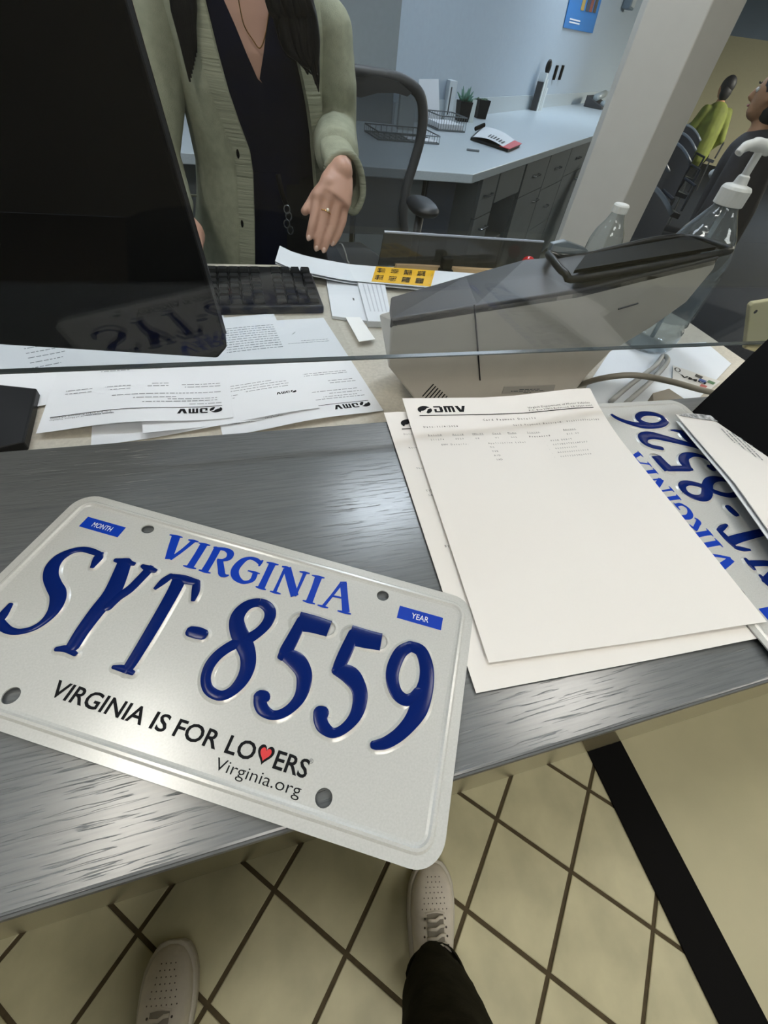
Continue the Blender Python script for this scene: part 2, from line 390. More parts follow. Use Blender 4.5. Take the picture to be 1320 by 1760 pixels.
BIG = {
 'S': [([(1150,180,26),(1050,142,30),(950,125,28),(830,150,32),(700,222,48),(622,320,58),(605,430,60),(640,530,62),(685,620,66),(680,720,64),(630,830,52),(530,940,36),(400,1020,30),(250,1055,30),(140,1040,36),(60,985,42),(15,930,42)], G1),
       ([(1185,168,12),(1140,215,40),(1072,322,20)], G1), ([(15,945,38),(70,865,42),(150,752,24)], G1)],
 'Y': [([(217,972,9),(197,1021,11.3),(171,1054,10.6),(146,1088,9.8),(130,1114,9.4)], FULL), ([(102,1119.4,3.6),(118,1119,5),(134,1128,3.4)], FULL),
       ([(260,982,6),(246,997,6),(226,1017,6.2),(205,1031,7),(188,1046,8)], FULL), ([(202,967.5,3),(216,970,5),(233,974,3)], FULL), ([(248,977.5,3),(258,982,5),(269,985.5,3.4)], FULL)],
 'T': [([(765,95,24),(900,130,42),(1055,170,32)], G2), ([(765,95,28),(685,152,34),(592,234,18)], G2), ([(1055,165,32),(1045,265,36),(1018,362,22)], G2),
       ([(855,150,60),(770,320,58),(560,690,57),(350,1040,54),(275,1150,50)], G2), ([(125,1122,20),(235,1140,34),(340,1188,24)], G2)],
 '-': [([(990,720,52),(1060,735,58),(1130,755,52)], G2)],
 '8': [([(840,132,44),(720,152,48),(625,230,58),(582,330,66),(602,450,76),(660,580,82),(708,720,74),(706,860,70),(645,1005,62),(530,1130,50),(400,1180,48),(275,1120,48),(235,1000,48),(270,860,50),(350,745,50),(460,655,50),(580,590,52),(700,545,54),(830,462,48),(925,360,50),(960,260,52),(930,180,50)], G3, True)],
 '5': [([(635,212,96),(780,240,86),(945,288,80)], G4), ([(655,200,48),(565,380,58),(475,545,62),(425,612,40)], G4), ([(455,575,60),(590,655,84),(670,775,78),(680,900,72),(640,1050,60),(550,1170,50),(430,1250,46),(320,1265,46),(225,1210,58),(190,1135,64),(205,1068,82)], G4)],
 '5b': [([(385,92,88),(540,132,82),(668,158,76)], G5), ([(405,80,48),(325,260,56),(255,410,52),(215,468,32)], G5), ([(240,440,58),(370,505,80),(450,620,70),(470,740,66),(440,880,58),(370,990,48),(270,1072,42),(180,1092,44),(95,1030,58),(65,955,62),(72,888,70)], G5)],
 '9': [([(985,205,46),(885,268,54),(812,420,58),(800,560,56),(845,690,54),(930,755,52),(1010,735,48),(1070,680,50)], G5), ([(985,205,46),(1090,255,54),(1145,400,60),(1148,560,66),(1108,720,80),(1060,860,80),(980,990,66),(865,1110,58),(740,1190,52),(650,1214,44),(606,1216,36)], G5)]}
HA, HB = ((280, 900), 7.333), ((440, 940), 7.333)
def serif(x0, y0, x1, y1, off, w_=9): return ([(x0, y0, w_ * .6), ((x0 + x1) / 2, (y0 + y1) / 2, w_ * 1.3), (x1, y1, w_ * .6)], off)
STATE = [[([(178,182,48),(128,330,46),(85,470,42)], HA), ([(395,245,26),(250,365,22),(100,472,22)], HA), serif(95,165,260,200,HA,12), serif(330,228,460,256,HA,12)],
 [([(530,280,42),(440,430,40),(345,578,42)], HA), serif(460,267,605,300,HA,12), serif(265,552,430,592,HA,12)],
 [([(700,330,42),(620,480,40),(535,622,42)], HA), serif(645,320,705,332,HA,12), serif(460,606,610,648,HA,12), ([(690,335,16),(800,352,24),(858,398,38),(838,456,34),(765,484,18),(690,478,14)], HA), ([(725,485,34),(742,590,36),(752,655,38),(790,680,22),(840,674,9)], HA)],
 [([(1232,520,26),(1180,478,26),(1095,458,20),(1000,500,38),(918,600,46),(925,690,44),(1000,755,26),(1080,756,22),(1140,722,30),(1168,650,30)], HA), serif(1075,615,1228,655,HA,12), ([(1265,485,10),(1235,520,18),(1215,562,8)], HA)],
 [([(210,238,40),(140,385,38),(68,540,42)], HB), serif(138,217,288,250,HB,12), serif(0,522,130,562,HB,12)],
 [([(370,295,18),(300,450,18),(235,595,22)], HB), serif(180,580,315,615,HB,12), ([(395,285,44),(440,460,46),(490,640,46)], HB), ([(330,270,9),(380,280,16),(430,292,10)], HB), ([(622,345,22),(560,490,18),(492,645,16)], HB), serif(550,335,680,360,HB,12)],
 [([(792,395,42),(735,550,38),(668,722,42)], HB), serif(705,380,865,415,HB,12), serif(590,697,745,740,HB,12)],
 [([(1075,480,20),(960,630,18),(848,768,20)], HB), serif(775,753,910,790,HB,12), ([(1100,478,40),(1115,650,40),(1132,845,44)], HB), serif(1025,825,1195,868,HB,12), ([(960,640,12),(1075,664,12)], HB), ([(1058,470,10),(1140,470,10)], HB)]]
BIGL = {k: [conv(s_[0], s_[1][0], s_[1][1], 6, len(s_) > 2) for s_ in v] for k, v in BIG.items()}
STATEL = [[conv(a, o_[0], o_[1], 5, False, 1.02) for a, o_ in L] for L in STATE]
def ctr(k):
    q = [p_ for s_ in BIGL[k] for p_ in s_]; return (sum(a[0] for a in q) / len(q), sum(a[1] for a in q) / len(q))
c9 = ctr('9'); c5b = ctr('5b')
BIGL['6'] = [[(2 * c9[0] - x, 2 * c9[1] - y, w_) for x, y, w_ in s_] for s_ in BIGL['9']]
def mm(l): return [(c5b[0] + x / 1000, c5b[1] + y / 1000, w_ / 1000) for x, y, w_ in l]
BIGL['2'] = [spline(mm([(-11, 17, 3.2), (-7, 26, 3.4), (0, 30, 4), (8, 25, 6), (9.5, 14, 6.4), (4, 2, 5.6), (-5, -14, 4.4), (-13, -28, 3.6)]), 6), spline(mm([(-13, -27.5, 4.2), (0, -26, 4.6), (11, -27, 4)]), 5), spline(mm([(11, -28, 3.6), (14, -21, 2.4), (15, -16, 1.2)]), 4)]
def rib_emboss(white, blue, pts, fn, zoff, butt=False):
    """rounded raised stroke: painted crown, bare metal skirt"""
    n = len(pts); ext_pts = pts
    def side(i, s_, w_):
        x, y, _ = ext_pts[i]; a = ext_pts[max(i - 1, 0)]; b = ext_pts[min(i + 1, n - 1)]
        dx, dy = b[0] - a[0], b[1] - a[1]; d = math.hypot(dx, dy) or 1
        return (x - dy / d * w_ * s_, y + dx / d * w_ * s_)
    SK = .0021; H0, H1 = .0011, .00145
    closed = math.dist(pts[0][:2], pts[-1][:2]) < 1e-6
    def row(i, wf):
        w_ = pts[i][2]
        return [(-1, w_ + wf[0], wf[1])] , w_
    blue_rows = []; wl_rows = []; wr_rows = []
    seq = list(range(n))
    def mk(i, cx=0, cy=0, k=1.0):
        w_ = pts[i][2] * k
        br = [side(i, -1, w_), side(i, -1, w_ * .80), side(i, 0, 0), side(i, 1, w_ * .80), side(i, 1, w_)]
        bz = [H0, H1 * .98, H1, H1 * .98, H0]
        blue_rows.append([fn(a[0] + cx, a[1] + cy, z + zoff) for a, z in zip(br, bz)])
        sk = SK if k > .3 else SK * .5
        wl_rows.append([fn(*(c + d for c, d in zip(side(i, -1, w_ + e), (cx, cy))), z + zoff) for e, z in ((sk, -.0001), (sk * .55, .0003), (0, H0))])
        wr_rows.append([fn(*(c + d for c, d in zip(side(i, 1, w_ + e), (cx, cy))), z + zoff) for e, z in ((0, H0), (sk * .55, .0003), (sk, -.0001))])
    def endcap(i, j):
        x, y, w_ = pts[i]; x2, y2, _ = pts[j]; d = math.hypot(x - x2, y - y2) or 1; ux, uy = (x - x2) / d, (y - y2) / d
        return ux * w_, uy * w_
    if not closed:
        ex, ey = endcap(0, 1)
        for t, k in (((.22, 1.0),) if butt else ((.86, .51), (.6, .8), (.3, .954))): mk(0, ex * t * .9, ey * t * .9, k)
    for i in seq: mk(i)
    if not closed:
        ex, ey = endcap(n - 1, n - 2)
        for t, k in (((.22, 1.0),) if butt else ((.3, .954), (.6, .8), (.86, .51))): mk(n - 1, ex * t * .9, ey * t * .9, k)
        for i_, j_ in ((0, 1), (n - 1, n - 2)):     # metal skirt round the ends
            x, y, w_ = pts[i_]; ex, ey = endcap(i_, j_); a0_ = math.atan2(ey, ex)
            ri = []; rm = []; ro = []
            for k in range(-5, 6):
                a = a0_ + k * PI / 10
                for lst, e, z in ((ri, 0, H0 * .9), (rm, SK * .55, .0003), (ro, SK, -.0001)):
                    rr = w_ * .9 + e; lst.append(fn(x + rr * math.cos(a), y + rr * math.sin(a), z + zoff))
            for A, B_ in ((ri, rm), (rm, ro)):
                white.add(A + B_, [(q, q + 1, q + 12, q + 11) for q in range(10)])
    for mb_, rows in ((blue, blue_rows), (white, wl_rows), (white, wr_rows)):
        m_ = len(rows[0]); mb_.add([v for r_ in rows for v in r_], [(i * m_ + j, i * m_ + j + 1, (i + 1) * m_ + j + 1, (i + 1) * m_ + j) for i in range(len(rows) - 1) for j in range(m_ - 1)])
def rrect(w_, h_, r_, n=8):
    out = []
    for cx, cy, a in ((w_ - r_, h_ - r_, 0), (-w_ + r_, h_ - r_, 90), (-w_ + r_, -h_ + r_, 180), (w_ - r_, -h_ + r_, 270)):
        for k in range(n + 1):
            t = math.radians(a + 90 * k / n); out.append((cx + r_ * math.cos(t), cy + r_ * math.sin(t)))
    return out
def licence_plate(pos, ang, letters, label, full=True):
    T = Matrix.Translation(pos) @ Matrix.Rotation(ang, 4, 'Z')
    root = thing('license_plate', pos, label, 'license plate', 'licence plates on the ledge')
    fn = lambda x, y, z=0: T @ Vector((x, y, z))
    # body with raised rim and four bolt holes
    bm = bmesh.new(); prev = None; th = .001
    def loop(pts, z): return [bm.verts.new(fn(x, y, z)) for x, y in pts]
    def band(a, b):
        for i in range(len(a)): bm.faces.new((a[i], a[(i + 1) % len(a)], b[(i + 1) % len(b)], b[i]))
    W_, H_, R_ = .1524, .0762, .0155
    prof = [(0, 0), (0, th), (.0052, th), (.0064, th + .0011), (.0078, th + .0012), (.0090, th + .0004), (.0104, th)]
    loops = [loop(rrect(W_ - d, H_ - d, max(.004, R_ - d)), z) for d, z in prof]
    for a, b in zip(loops, loops[1:]): band(a, b)
    hol = []
    for hx, hy, rx, ry in ((-.0889, .060325, .0046, .0038), (.0889, .060325, .0042, .004), (-.0889, -.060325, .0045, .0045), (.0889, -.060325, .0044, .0044)):
        c_ = [(hx + rx * math.cos(2 * PI * k / 20), hy + ry * math.sin(2 * PI * k / 20)) for k in range(20)]
        a = loop(c_, th); b = loop(c_, 0); band(a, b); hol.append((a, b))
    def fill(ls):
        es = []
        for l_ in ls:
            for i in range(len(l_)):
                e = bm.edges.get((l_[i], l_[(i + 1) % len(l_)])); es.append(e or bm.edges.new((l_[i], l_[(i + 1) % len(l_)])))
        bmesh.ops.triangle_fill(bm, edges=es, use_beauty=True)
    fill([loops[-1]] + [h_[0] for h_ in hol]); fill([loops[0]] + [h_[1] for h_ in hol])
    bmesh.ops.recalc_face_normals(bm, faces=bm.faces)
    me = bpy.data.meshes.new('plate_body'); bmesh.ops.translate(bm, verts=bm.verts, vec=-pos); bm.to_mesh(me); bm.free(); me.materials.append(PLATE)
    o = bpy.data.objects.new('plate_body', me); COL.objects.link(o); o.parent = root; WL[o.name] = pos.copy()
    zb = th + .00002
    names = {'-': 'dash', '5b': 'numeral', 'S': 'letter', 'Y': 'letter', 'T': 'letter'}
    for ch in letters:
        wh, bl = MB(), MB()
        for i_, s_ in enumerate(BIGL[ch]): rib_emboss(wh, bl, s_, fn, zb, butt=ch[0] == '5' and i_ == 0)
        a = bl.build(names.get(ch, 'numeral'), NAVY, root, smooth=True)
        wh.build('embossed_rim', PLATE, a, smooth=True)
    zt = lambda x, y: fn(x, y, zb + .00012)
    for L in STATEL:
        m = MB()
        for k_, s_ in enumerate(L): stroke_ribbon(m, s_, lambda x, y: fn(x, y, zb + .00012 + .00005 * k_))
        m.build('state_letter', BLUE, root)
    if not full: return root
    for s_, cx, tw, (ax, ay), (bx, by) in (('MONTH', 0, .0105, (178.5, 909), (0, 0)), ('YEAR', 0, .0105, (721, 1064.5), (0, 0))):
        c_ = px2plate(ax, ay); m = MB(); hw, hh = .0152, .0047
        m.add([zt(c_[0] + a * hw, c_[1] + b * hh) for a, b in ((-1,-1),(1,-1),(1,1),(-1,1))], [(0, 1, 2, 3)])
        q = m.build('sticker_box', BLUE, root); q['label'] = 'blue box printed %s' % s_
        m = MB(); text_line(m, s_, c_[0], c_[1] - .0021, .0043, lambda x, y: fn(x, y, zb + .0003), width=tw * (1.42 if s_ == 'MONTH' else 1.12), align='c'); m.build('lettering', WHITEP, q)
    # slogan
    m = MB(); b0_ = px2plate(87, 1194); hcap = .0088
    segs = [('VIRGINIA', (86, 1196), (245, 1247)), ('IS', (257, 1253), (286, 1257)), ('FOR', (297, 1265), (371, 1290)), ('LO', (385, 1296), (436, 1305)), ('ERS', (467, 1324), (527, 1334))]
    for s_, pA, pB in segs:
        a = px2plate(*pA); b = px2plate(*pB)
        text_line(m, s_, a[0], -.0549, hcap, zt, width=b[0] - a[0], bold=.018)
    m.build('slogan', INK, root)
    hx, hy = px2plate(457, 1297)
    def heart(k, z):
        v = []
        for i in range(40):
            t = 2 * PI * i / 40; v.append(fn(hx + .00031 * k * 16 * math.sin(t) ** 3 * .9, hy + .00033 * k * (13 * math.cos(t) - 5 * math.cos(2 * t) - 2 * math.cos(3 * t) - math.cos(4 * t)), z))
        return MB().add(v, [tuple(range(40))])
    h_ = heart(1.0, zb + .00013).build('heart_outline', INK, root); heart(.66, zb + .0003).build('heart', RED, h_)
    m = MB(); a = px2plate(368, 1322); b = px2plate(516, 1366); text_line(m, 'Virginia.org', a[0], -.0632, .0058, zt, width=b[0] - a[0], res=3, bold=-.004); m.build('web_address', INK, root)
    m = MB(); a = px2plate(534, 1310); text_line(m, '\u00ae', a[0] - .001, a[1] - .001, .0024, zt); m.build('registered_mark', INKG, root)
    return root
licence_plate(PC + Vector((0, 0, .0022)), PA, ['S', 'Y', 'T', '-', '8', '5', '5b', '9'], 'white licence plate SYT-8559 hanging over the front edge of the ledge')
P2 = Vector((.3985, .1650, CT + .0052)); P2A = math.radians(88.0)
licence_plate(P2, P2A, ['S', 'Y', 'T', '-', '8', '5', '2', '6'], 'white licence plate ending 8526 lying sideways between the receipt and the envelope')

# ------------------------------------------------------------------ letters and papers
def sheet_fn(cx, cy, ang, zf):
    c, s = math.cos(ang), math.sin(ang)
    return lambda x, y, dz=0: Vector((cx + c * x - s * y, cy + s * x + c * y, zf(x, y) + dz))
def sheet(name, fn, w_, h_, mat, label, cat='paper', group=None, nu=10, nv=14, th=.0003, pos=None):
    c = fn(0, 0); root = thing(name, pos or c, label, cat, group)
    MB().grid(lambda u, v: fn((u - .5) * w_, (v - .5) * h_), nu, nv).build('sheet', mat, root, smooth=True, solid=th, soff=-1)
    return root
def dmv_logo(root, fn, x, y, h):
    """round emblem with a white swoosh, heavy lettering"""
    mb = MB(); r_ = h * .62; N = 22; cx, cy = x + r_ * 1.25, y + h * .45
    E = lambda u, v: fn(cx + u * r_ * 1.25, cy + v * r_)
    up = [(math.cos(a), math.sin(a)) for a in [math.radians(35 + k * (225 - 35) / N) for k in range(N + 1)]]
    sw = [(-.55, -.28), (-.2, -.22), (.1, .05), (.35, .42), (.6, .5)]
    mb.add([E(*q) for q in up + sw], [tuple(range(len(up) + len(sw)))])
    dn = [(math.cos(a), math.sin(a)) for a in [math.radians(-75 + k * (95) / N) for k in range(N + 1)]]
    sw2 = [(.62, .25), (.42, .1), (.3, -.25), (.1, -.7)]
    mb.add([E(*q) for q in dn + sw2], [tuple(range(len(dn) + len(sw2)))])
    mb.build('emblem', INK, root); mb = MB()
    x0 = cx + r_ * 1.25 + h * .25
    def R_(a, b, c, d): mb.add([fn(x0 + a * h, y + b * h), fn(x0 + c * h, y + b * h), fn(x0 + c * h, y + d * h), fn(x0 + a * h, y + d * h)], [(0, 1, 2, 3)])
    R_(0, .0, .3, .22); R_(.0, .35, .28, .55); R_(.62, .12, .95, .88); R_(.0, .80, .8, 1.0); R_(.3, 0, .85, .2); R_(0, .2, .25, .45)
    for a in (1.12, 1.55, 1.98): R_(a, 0, a + .28, .85)
    R_(1.12, .78, 2.2, 1.0)
    for pts in ([(2.42, 1), (2.78, 1), (3.02, .35), (2.98, 0), (2.72, 0)], [(3.58, 1), (3.24, 1), (3.0, .35), (2.95, 0), (3.2, 0)]):
        mb.add([fn(x0 + a * h, y + b * h) for a, b in pts], [tuple(range(len(pts)))])
    q = mb.build('wordmark', INK, root); q['kind'] = 'stuff'
def dashes(mb, fn, x, y, w_, h=.0016, seed=0):
    rnd = random.Random(seed); e = x + w_
    while x < e:
        l = rnd.uniform(.002, .009); l = min(l, e - x)
        mb.add([fn(x, y), fn(x + l, y), fn(x + l, y + h), fn(x, y + h)], [(0, 1, 2, 3)]); x += l + .0014
def rule(mb, fn, x0, x1, y, h=.0011, n=14):
    vs = [fn(x0 + (x1 - x0) * i / n, y + d) for d in (0, h) for i in range(n + 1)]
    mb.add(vs, [(i, i + 1, n + 2 + i, n + 1 + i) for i in range(n)])
RX, RY, RA = .23713, .20144, math.radians(-5.06)
def zrec(x, y):
    t = max(0, (y - .06) / .08); u = (x + .108) / .216
    lift = .0075 * t * t * max(0, u - .42) * 1.7 + .001 * t * t
    over = .004 * max(0, min(1, (x - .02) / .06))          # rides up on the plate beneath
    tip = .002
    return CT + .0046 + lift + over + tip * max(0, t)
rec = sheet_fn(RX, RY, RA, zrec)
low = sheet_fn(RX - .0185, RY - .0111, RA + math.radians(1.8), lambda x, y: CT + .0022 + .004 * max(0, min(1, (x - .03) / .06)) * .6)
sh2 = sheet('receipt_sheet', low, .2159, .2794, PAPERC, 'lower white letter sheet peeking out left of the payment receipt', 'receipt', 'receipt sheets on the ledge', 36, 48)
f2 = lambda x, y: low(x, y, .0004)
dmv_logo(sh2, f2, -.0945, .1155, .0105); m = MB(); rule(m, f2, -.0955, .0990, .1115, n=40); m.build('header_rule', INK, sh2)
m = MB(); mono(m, 'Date:11/8/2024', -.0955, .1030, .0022, .0021, f2); mono(m, 'Received of', -.0955, .0830, .0022, .0021, f2); mono(m, 'The amount', -.0955, .0550, .0022, .0021, f2)
mono(m, 'TITLE', -.0940, .0270, .0022, .0021, f2); mono(m, 'SALES', -.0935, .0215, .0022, .0021, f2); mono(m, 'By:____', -.0950, -.032, .0022, .0021, f2); m.build('printed_text', INKG, sh2)
sh1 = sheet('receipt_sheet', rec, .2159, .2794, PAPERC, 'white card payment receipt with header rule and small type, uppermost sheet', 'receipt', 'receipt sheets on the ledge', 36, 48)
f1 = lambda x, y: rec(x, y, .0005)
dmv_logo(sh1, f1, -.0955, .1160, .0098); m = MB(); rule(m, f1, -.0955, .1000, .1108, .0012, 60); m.build('header_rule', INK, sh1)
m = MB(); text_line(m, 'Virginia Department of Motor Vehicles', .0985, .1175, .0028, f1, width=.072, align='r', res=1); text_line(m, 'P.O. Box 27412 Richmond, VA 23269-0001', .0995, .1132, .0026, f1, width=.073, align='r', res=1)
mono(m, 'Card Payment Details', -.030, .1015, .0029, .0030, f1, .01); mono(m, 'Date:11/8/2024', -.0955, .0930, .0025, .0026, f1, .01); mono(m, 'Card Payment Receipt#: 016311077020389', .0000, .0925, .0025, .0026, f1)
m.build('header_text', INK, sh1)
m = MB()
for x, a, b in ((-.094, 'Batch#', '211278'), (-.069, 'Acct#', '4529'), (-.048, 'MM/YY', '08'), (-.027, 'Card', 'VI'), (-.010, 'Memo', '000'), (.011, 'Status', ''), (.051, 'Amount', '$15.00')):
    mono(m, a, x, .0810, .0022, .0024, f1); rule(m, f1, x, x + .0024 * len(a), .0803, .0003, 2); mono(m, b, x + .001, .0745, .0022, .0024, f1)
mono(m, 'EMV Details:', -.084, .067, .0022, .0024, f1); mono(m, 'Application Label', -.036, .067, .0022, .0024, f1)
for k, (a, b) in enumerate((('', 'VISA DEBIT'), ('TC', '6670BE97856AF2F5'), ('TVR', '0000000000'), ('AID', 'A0000000031010'), ('IAD', '06011203A20000'))):
    mono(m, a, -.036, .067 - .0058 * k, .0022, .0024, f1); mono(m, ':', .024, .067 - .0058 * k, .0022, .0024, f1); mono(m, b, .031, .067 - .0058 * k, .0022, .0024, f1)
m.build('printed_text', INKG, sh1)
m = MB(); mono(m, 'Processed', .011, .0745, .0023, .0026, f1, .02); m.build('bold_text', INK, sh1)
# envelope beside plate
e0 = Z(1160, 713, CT + .012); e1 = Z(1320, 921, CT + .02); ed = (e1 - e0); ed.z = 0; ed.normalize(); en = Vector((-ed.y, ed.x, 0))
def env(u, v, dz=0):   # u along left edge, v to the right
    q = e0 + ed * u + en * v
    return Vector((q.x, q.y, CT + .010 + .010 * min(1, max(0, u / .12)) + .02 * math.exp(-v / .05) * .15 + dz))
ev = thing('envelope', env(.1, .06), 'long white envelope with a patterned lining lying over the sideways plate', 'envelope')
MB().grid(lambda u, v: env(u * .235, v * .108), 12, 6).build('envelope_face', PAPERC, ev, smooth=True, solid=.0006)
MB().grid(lambda u, v: env(.003 - .0105 * max(0, math.sin(v * PI)) ** .4 * u, .002 + v * .100, .0006), 4, 10).build('lining_strip', M('patterned_lining', 0xa9abae, .7, noise=((240, 240, 240), .75)), ev, smooth=True, solid=.0004)
MB().grid(lambda u, v: env(.012 + u * .2, -.0035 + v * .06, -.0028), 4, 3).build('inner_sheet', PAPER, ev, smooth=True, solid=.0004)
m = MB()
for k in range(8): dashes(m, lambda a, b: env(a, b, .0004), .018 + .0025 * (k % 3), .044 + .0046 * k, .026 + .009 * (k % 4), .0014, k)
m.build('printed_address', INKL, ev)
# black panel and cream plate at the right
a, b = Z(1190, 712, CT + .001), Y(1330, 578, .318); c_ = Z(1345, 850, CT + .001)
nb = (c_ - a).cross(b - a).normalized(); nb = nb if nb.y > 0 else -nb
d2 = c_ + (b - a)
tag(MB().prism([a, c_, c_ + (b - a) * .8 , b + (b - a) * .02], nb * .006).build('black_board', BLACKM, bevel=.001), 'black slanted board leaning at the right edge behind the white envelope', 'board')
cp = thing('sign_plate', Y(1310, 570, .345), 'cream plastic plate with a screw hole behind the glass at the right edge', 'sign')
q = [Y(1281, 600, .350), Y(1290, 527, .350), Y(1296, 521, .350), Y(1345, 513, .350), Y(1345, 620, .350)]
MB().prism(q, (0, .006, 0)).build('plate', M('cream_plastic', 0xd8d0a4, .5), cp, bevel=.0012)
h_ = Y(1299, 536, .3495); MB().tube([h_, h_ + Vector((0, .004, 0))], .0021, 14).build('screw_hole', BLACKP, cp)

# letters on the staff desk, upside down to us
def letter(cx, cy, deg, z, label, logo=True, seed=1, bow=.002, kind='letter', pw=.2159, ph=.2794):
    fn = sheet_fn(cx, cy, math.radians(deg), lambda x, y: z + bow * (math.sin(3 * x / .1 + seed) * .5 + .5) * (1 + max(0, y) * 8))
    root = sheet('letter_sheet', fn, pw, ph, PAPER, label, 'letter', 'letters on the staff desk', 30, 34)
    f_ = lambda x, y: fn(x, y, .0004)
    if logo:
        dmv_logo(root, f_, -.0955, .1155, .0100); m = MB(); rule(m, f_, -.0955, .0985, .1118, .0012, 30); m.build('header_rule', INK, root); m = MB()
        text_line(m, 'Virginia Department of Motor Vehicles', .098, .1175, .0026, f_, width=.070, align='r', res=1); text_line(m, 'P.O. Box 27412 Richmond, VA 23269', .098, .1135, .0026, f_, width=.066, align='r', res=1)
        m.build('header_text', INK, root)
    return root, f_
lc, f_ = letter(.037, .587, 187.7, DZ + .0022, 'white agency letter with logo at the right end of the spread, nearest the grey machine', seed=2)
m = MB()
for k, (x, y, w_) in enumerate(((-.095, .098, .1), (-.085, .093, .05), (-.095, .086, .05), (-.09, .079, .075), (-.095, .060, .04), (-.092, .054, .038), (-.09, .036, .095), (-.09, .031, .08), (-.092, -.06, .09), (-.092, -.066, .045))): dashes(m, f_, x, y, w_, .0014, 30 + k)
m.build('printed_text', INKL, lc)
m = MB()
for pts in ([(-.02, -.098, .0006), (-.012, -.088, .0007), (-.006, -.082, .0005)], [(-.045, -.095, .0004), (-.038, -.088, .0004)]): stroke_ribbon(m, pts, f_)
m.build('signature', INK, lc)
lb, f_ = letter(-.050, .597, 187.0, DZ + .0042, 'white form with a printed address block in the middle of the letter spread', logo=False, seed=4)
dmv_logo(lb, f_, -.088, .092, .0052); m = MB()
text_line(m, '1131', .016, .045, .004, f_, width=.016, bold=.03); m.build('header_text', INK, lb)
m = MB()
for k, (x, y, w_) in enumerate(((-.082, .072, .10), (-.080, .066, .11), (-.080, .078, .06), (-.01, .082, .05), (-.06, .060, .085), (-.005, .088, .045), (.014, .06, .02))): dashes(m, f_, x, y, w_, .0013, 50 + k)
for k in range(11): dashes(m, f_, -.098, -.030 - .0072 * k, .15 if k % 4 else .17, .0020, 70 + k)
m.build('printed_text', INKL, lb)
la, f_ = letter(-.148, .603, -178.9, DZ + .0062, 'white agency letter with logo and columns at the left, beneath the monitor', seed=1, bow=.003)
m = MB()
for k, (x, y, w_) in enumerate(((-.09, .098, .09), (-.09, .093, .06), (-.04, .088, .05), (-.095, .080, .13), (-.095, .060, .05), (-.095, .066, .045), (.06, .066, .03), (.06, .059, .03), (.015, .066, .025), (.015, .059, .03), (-.03, .062, .025), (-.03, .056, .02), (.02, .02, .035), (.02, .015, .03), (-.02, .018, .03), (-.02, .013, .02), (-.095, .105, .04), (.03, .117, .03))): dashes(m, f_, x, y, w_, .0014, 90 + k)
m.build('printed_text', INKL, la)
ld, f_ = letter(-.105, .588, -173, DZ + .0008, 'blank edge of a white sheet tucked under the left letters', logo=False, seed=3)
le, f_ = letter(-.29, .66, -158, DZ + .0014, 'ruled white form sticking out at the far left below the monitor', logo=False, seed=5)
m = MB()
for k in range(7): dashes(m, f_, -.06, .06 - .014 * k, .08, .0022, 140 + k)
m.build('printed_text', INKL, le)

# sheet with yellow stickers, pads, slip
s0, s1, s2, s3 = Z(482, 441, DZ + .02), Z(900, 478, DZ + .012), Z(895, 510, DZ + .012), Z(474, 466, DZ + .02)
def strip(u, v, dz=0):     # rests with its curled end over the keyboard's corner
    a = s0.lerp(s1, u); b = s3.lerp(s2, u); q = a.lerp(b, v)
    curl = .012 * math.exp(-(u / .05)) * (1 - v * .2)
    return Vector((q.x, q.y, DZ + .014 + curl + .050 * max(0, .27 - u) + dz))
st = thing('folded_form', strip(.3, .5), 'long folded white form carrying a yellow sticker block', 'form')
MB().grid(lambda u, v: strip(u, v), 24, 4).build('top_sheet', PAPER, st, smooth=True, solid=.0006)
MB().grid(lambda u, v: strip(u, v, -.004 - .004 * u), 24, 4).build('under_sheet', PAPER, st, smooth=True, solid=.0014)
m = MB()
for k in range(3): dashes(m, lambda a, b: strip(a, b, .0004), .30 + .02 * (k % 2), .28 + .17 * k, .06, .05, 5)
dashes(m, lambda a, b: strip(a, b, .0004), .20, .78, .1, .04, 9)
m.build('printed_text', INKL, st)
YEL = M('yellow_sticker', 0xe8b410, .45)
stk = thing('sticker_sheet', strip(.5, .5, .001), 'yellow sheet of small dark printed stickers on the long white form', 'stickers')
U0, U1 = .37, .612
MB().grid(lambda u, v: strip(U0 + (U1 - U0) * u, .02 + .93 * v, .0008), 12, 2).build('backing', YEL, stk, solid=.0004)
for i in range(4):
    for j in range(2):
        u0 = U0 + .008 + i * .055; v0 = .10 + j * .44
        m = MB()
        m.grid(lambda u, v: strip(u0 + .034 * u, v0 + .32 * v, .0012), 2, 1); q = m.build('sticker', M('dark_sticker_print', 0x5a4a1c, .5, noise=((500, 500, 500), .5)), stk)
        m = MB()
        for k in range(3): dashes(m, lambda a, b: strip(a, b, .0016), u0 + .002, v0 + .04 + .09 * k, .030, .045, i * 7 + j * 3 + k)
        m.build('sticker_text', INK, q)
for k in range(2):
    m = MB(); m.grid(lambda u, v: strip(U1 - .012 + .006 * u, .22 + k * .4 + .2 * v, .0012), 1, 1); m.build('white_dot', WHITEP, stk)
def quadthing(name, pts, z, th, mat, label, cat, group=None, kids=None):
    q = [Z(x, y, z) for x, y in pts]; c = sum(q, Vector()) / len(q)
    t = thing(name, Vector((c.x, c.y, z - th)), label, cat, group)
    MB().prism([v - Vector((0, 0, th)) for v in q], (0, 0, th)).build('sheets', mat, t)
    return t, q
def qmap(q): return lambda u, v: q[0].lerp(q[1], u).lerp(q[3].lerp(q[2], u), v) + Vector((0, 0, .0005))
n1, q = quadthing('notepad', [(560, 476), (612, 478), (634, 552), (571, 543)], DZ + .006, .005, PAPER, 'white notepad with one pencil mark just right of the keyboard', 'notepad')
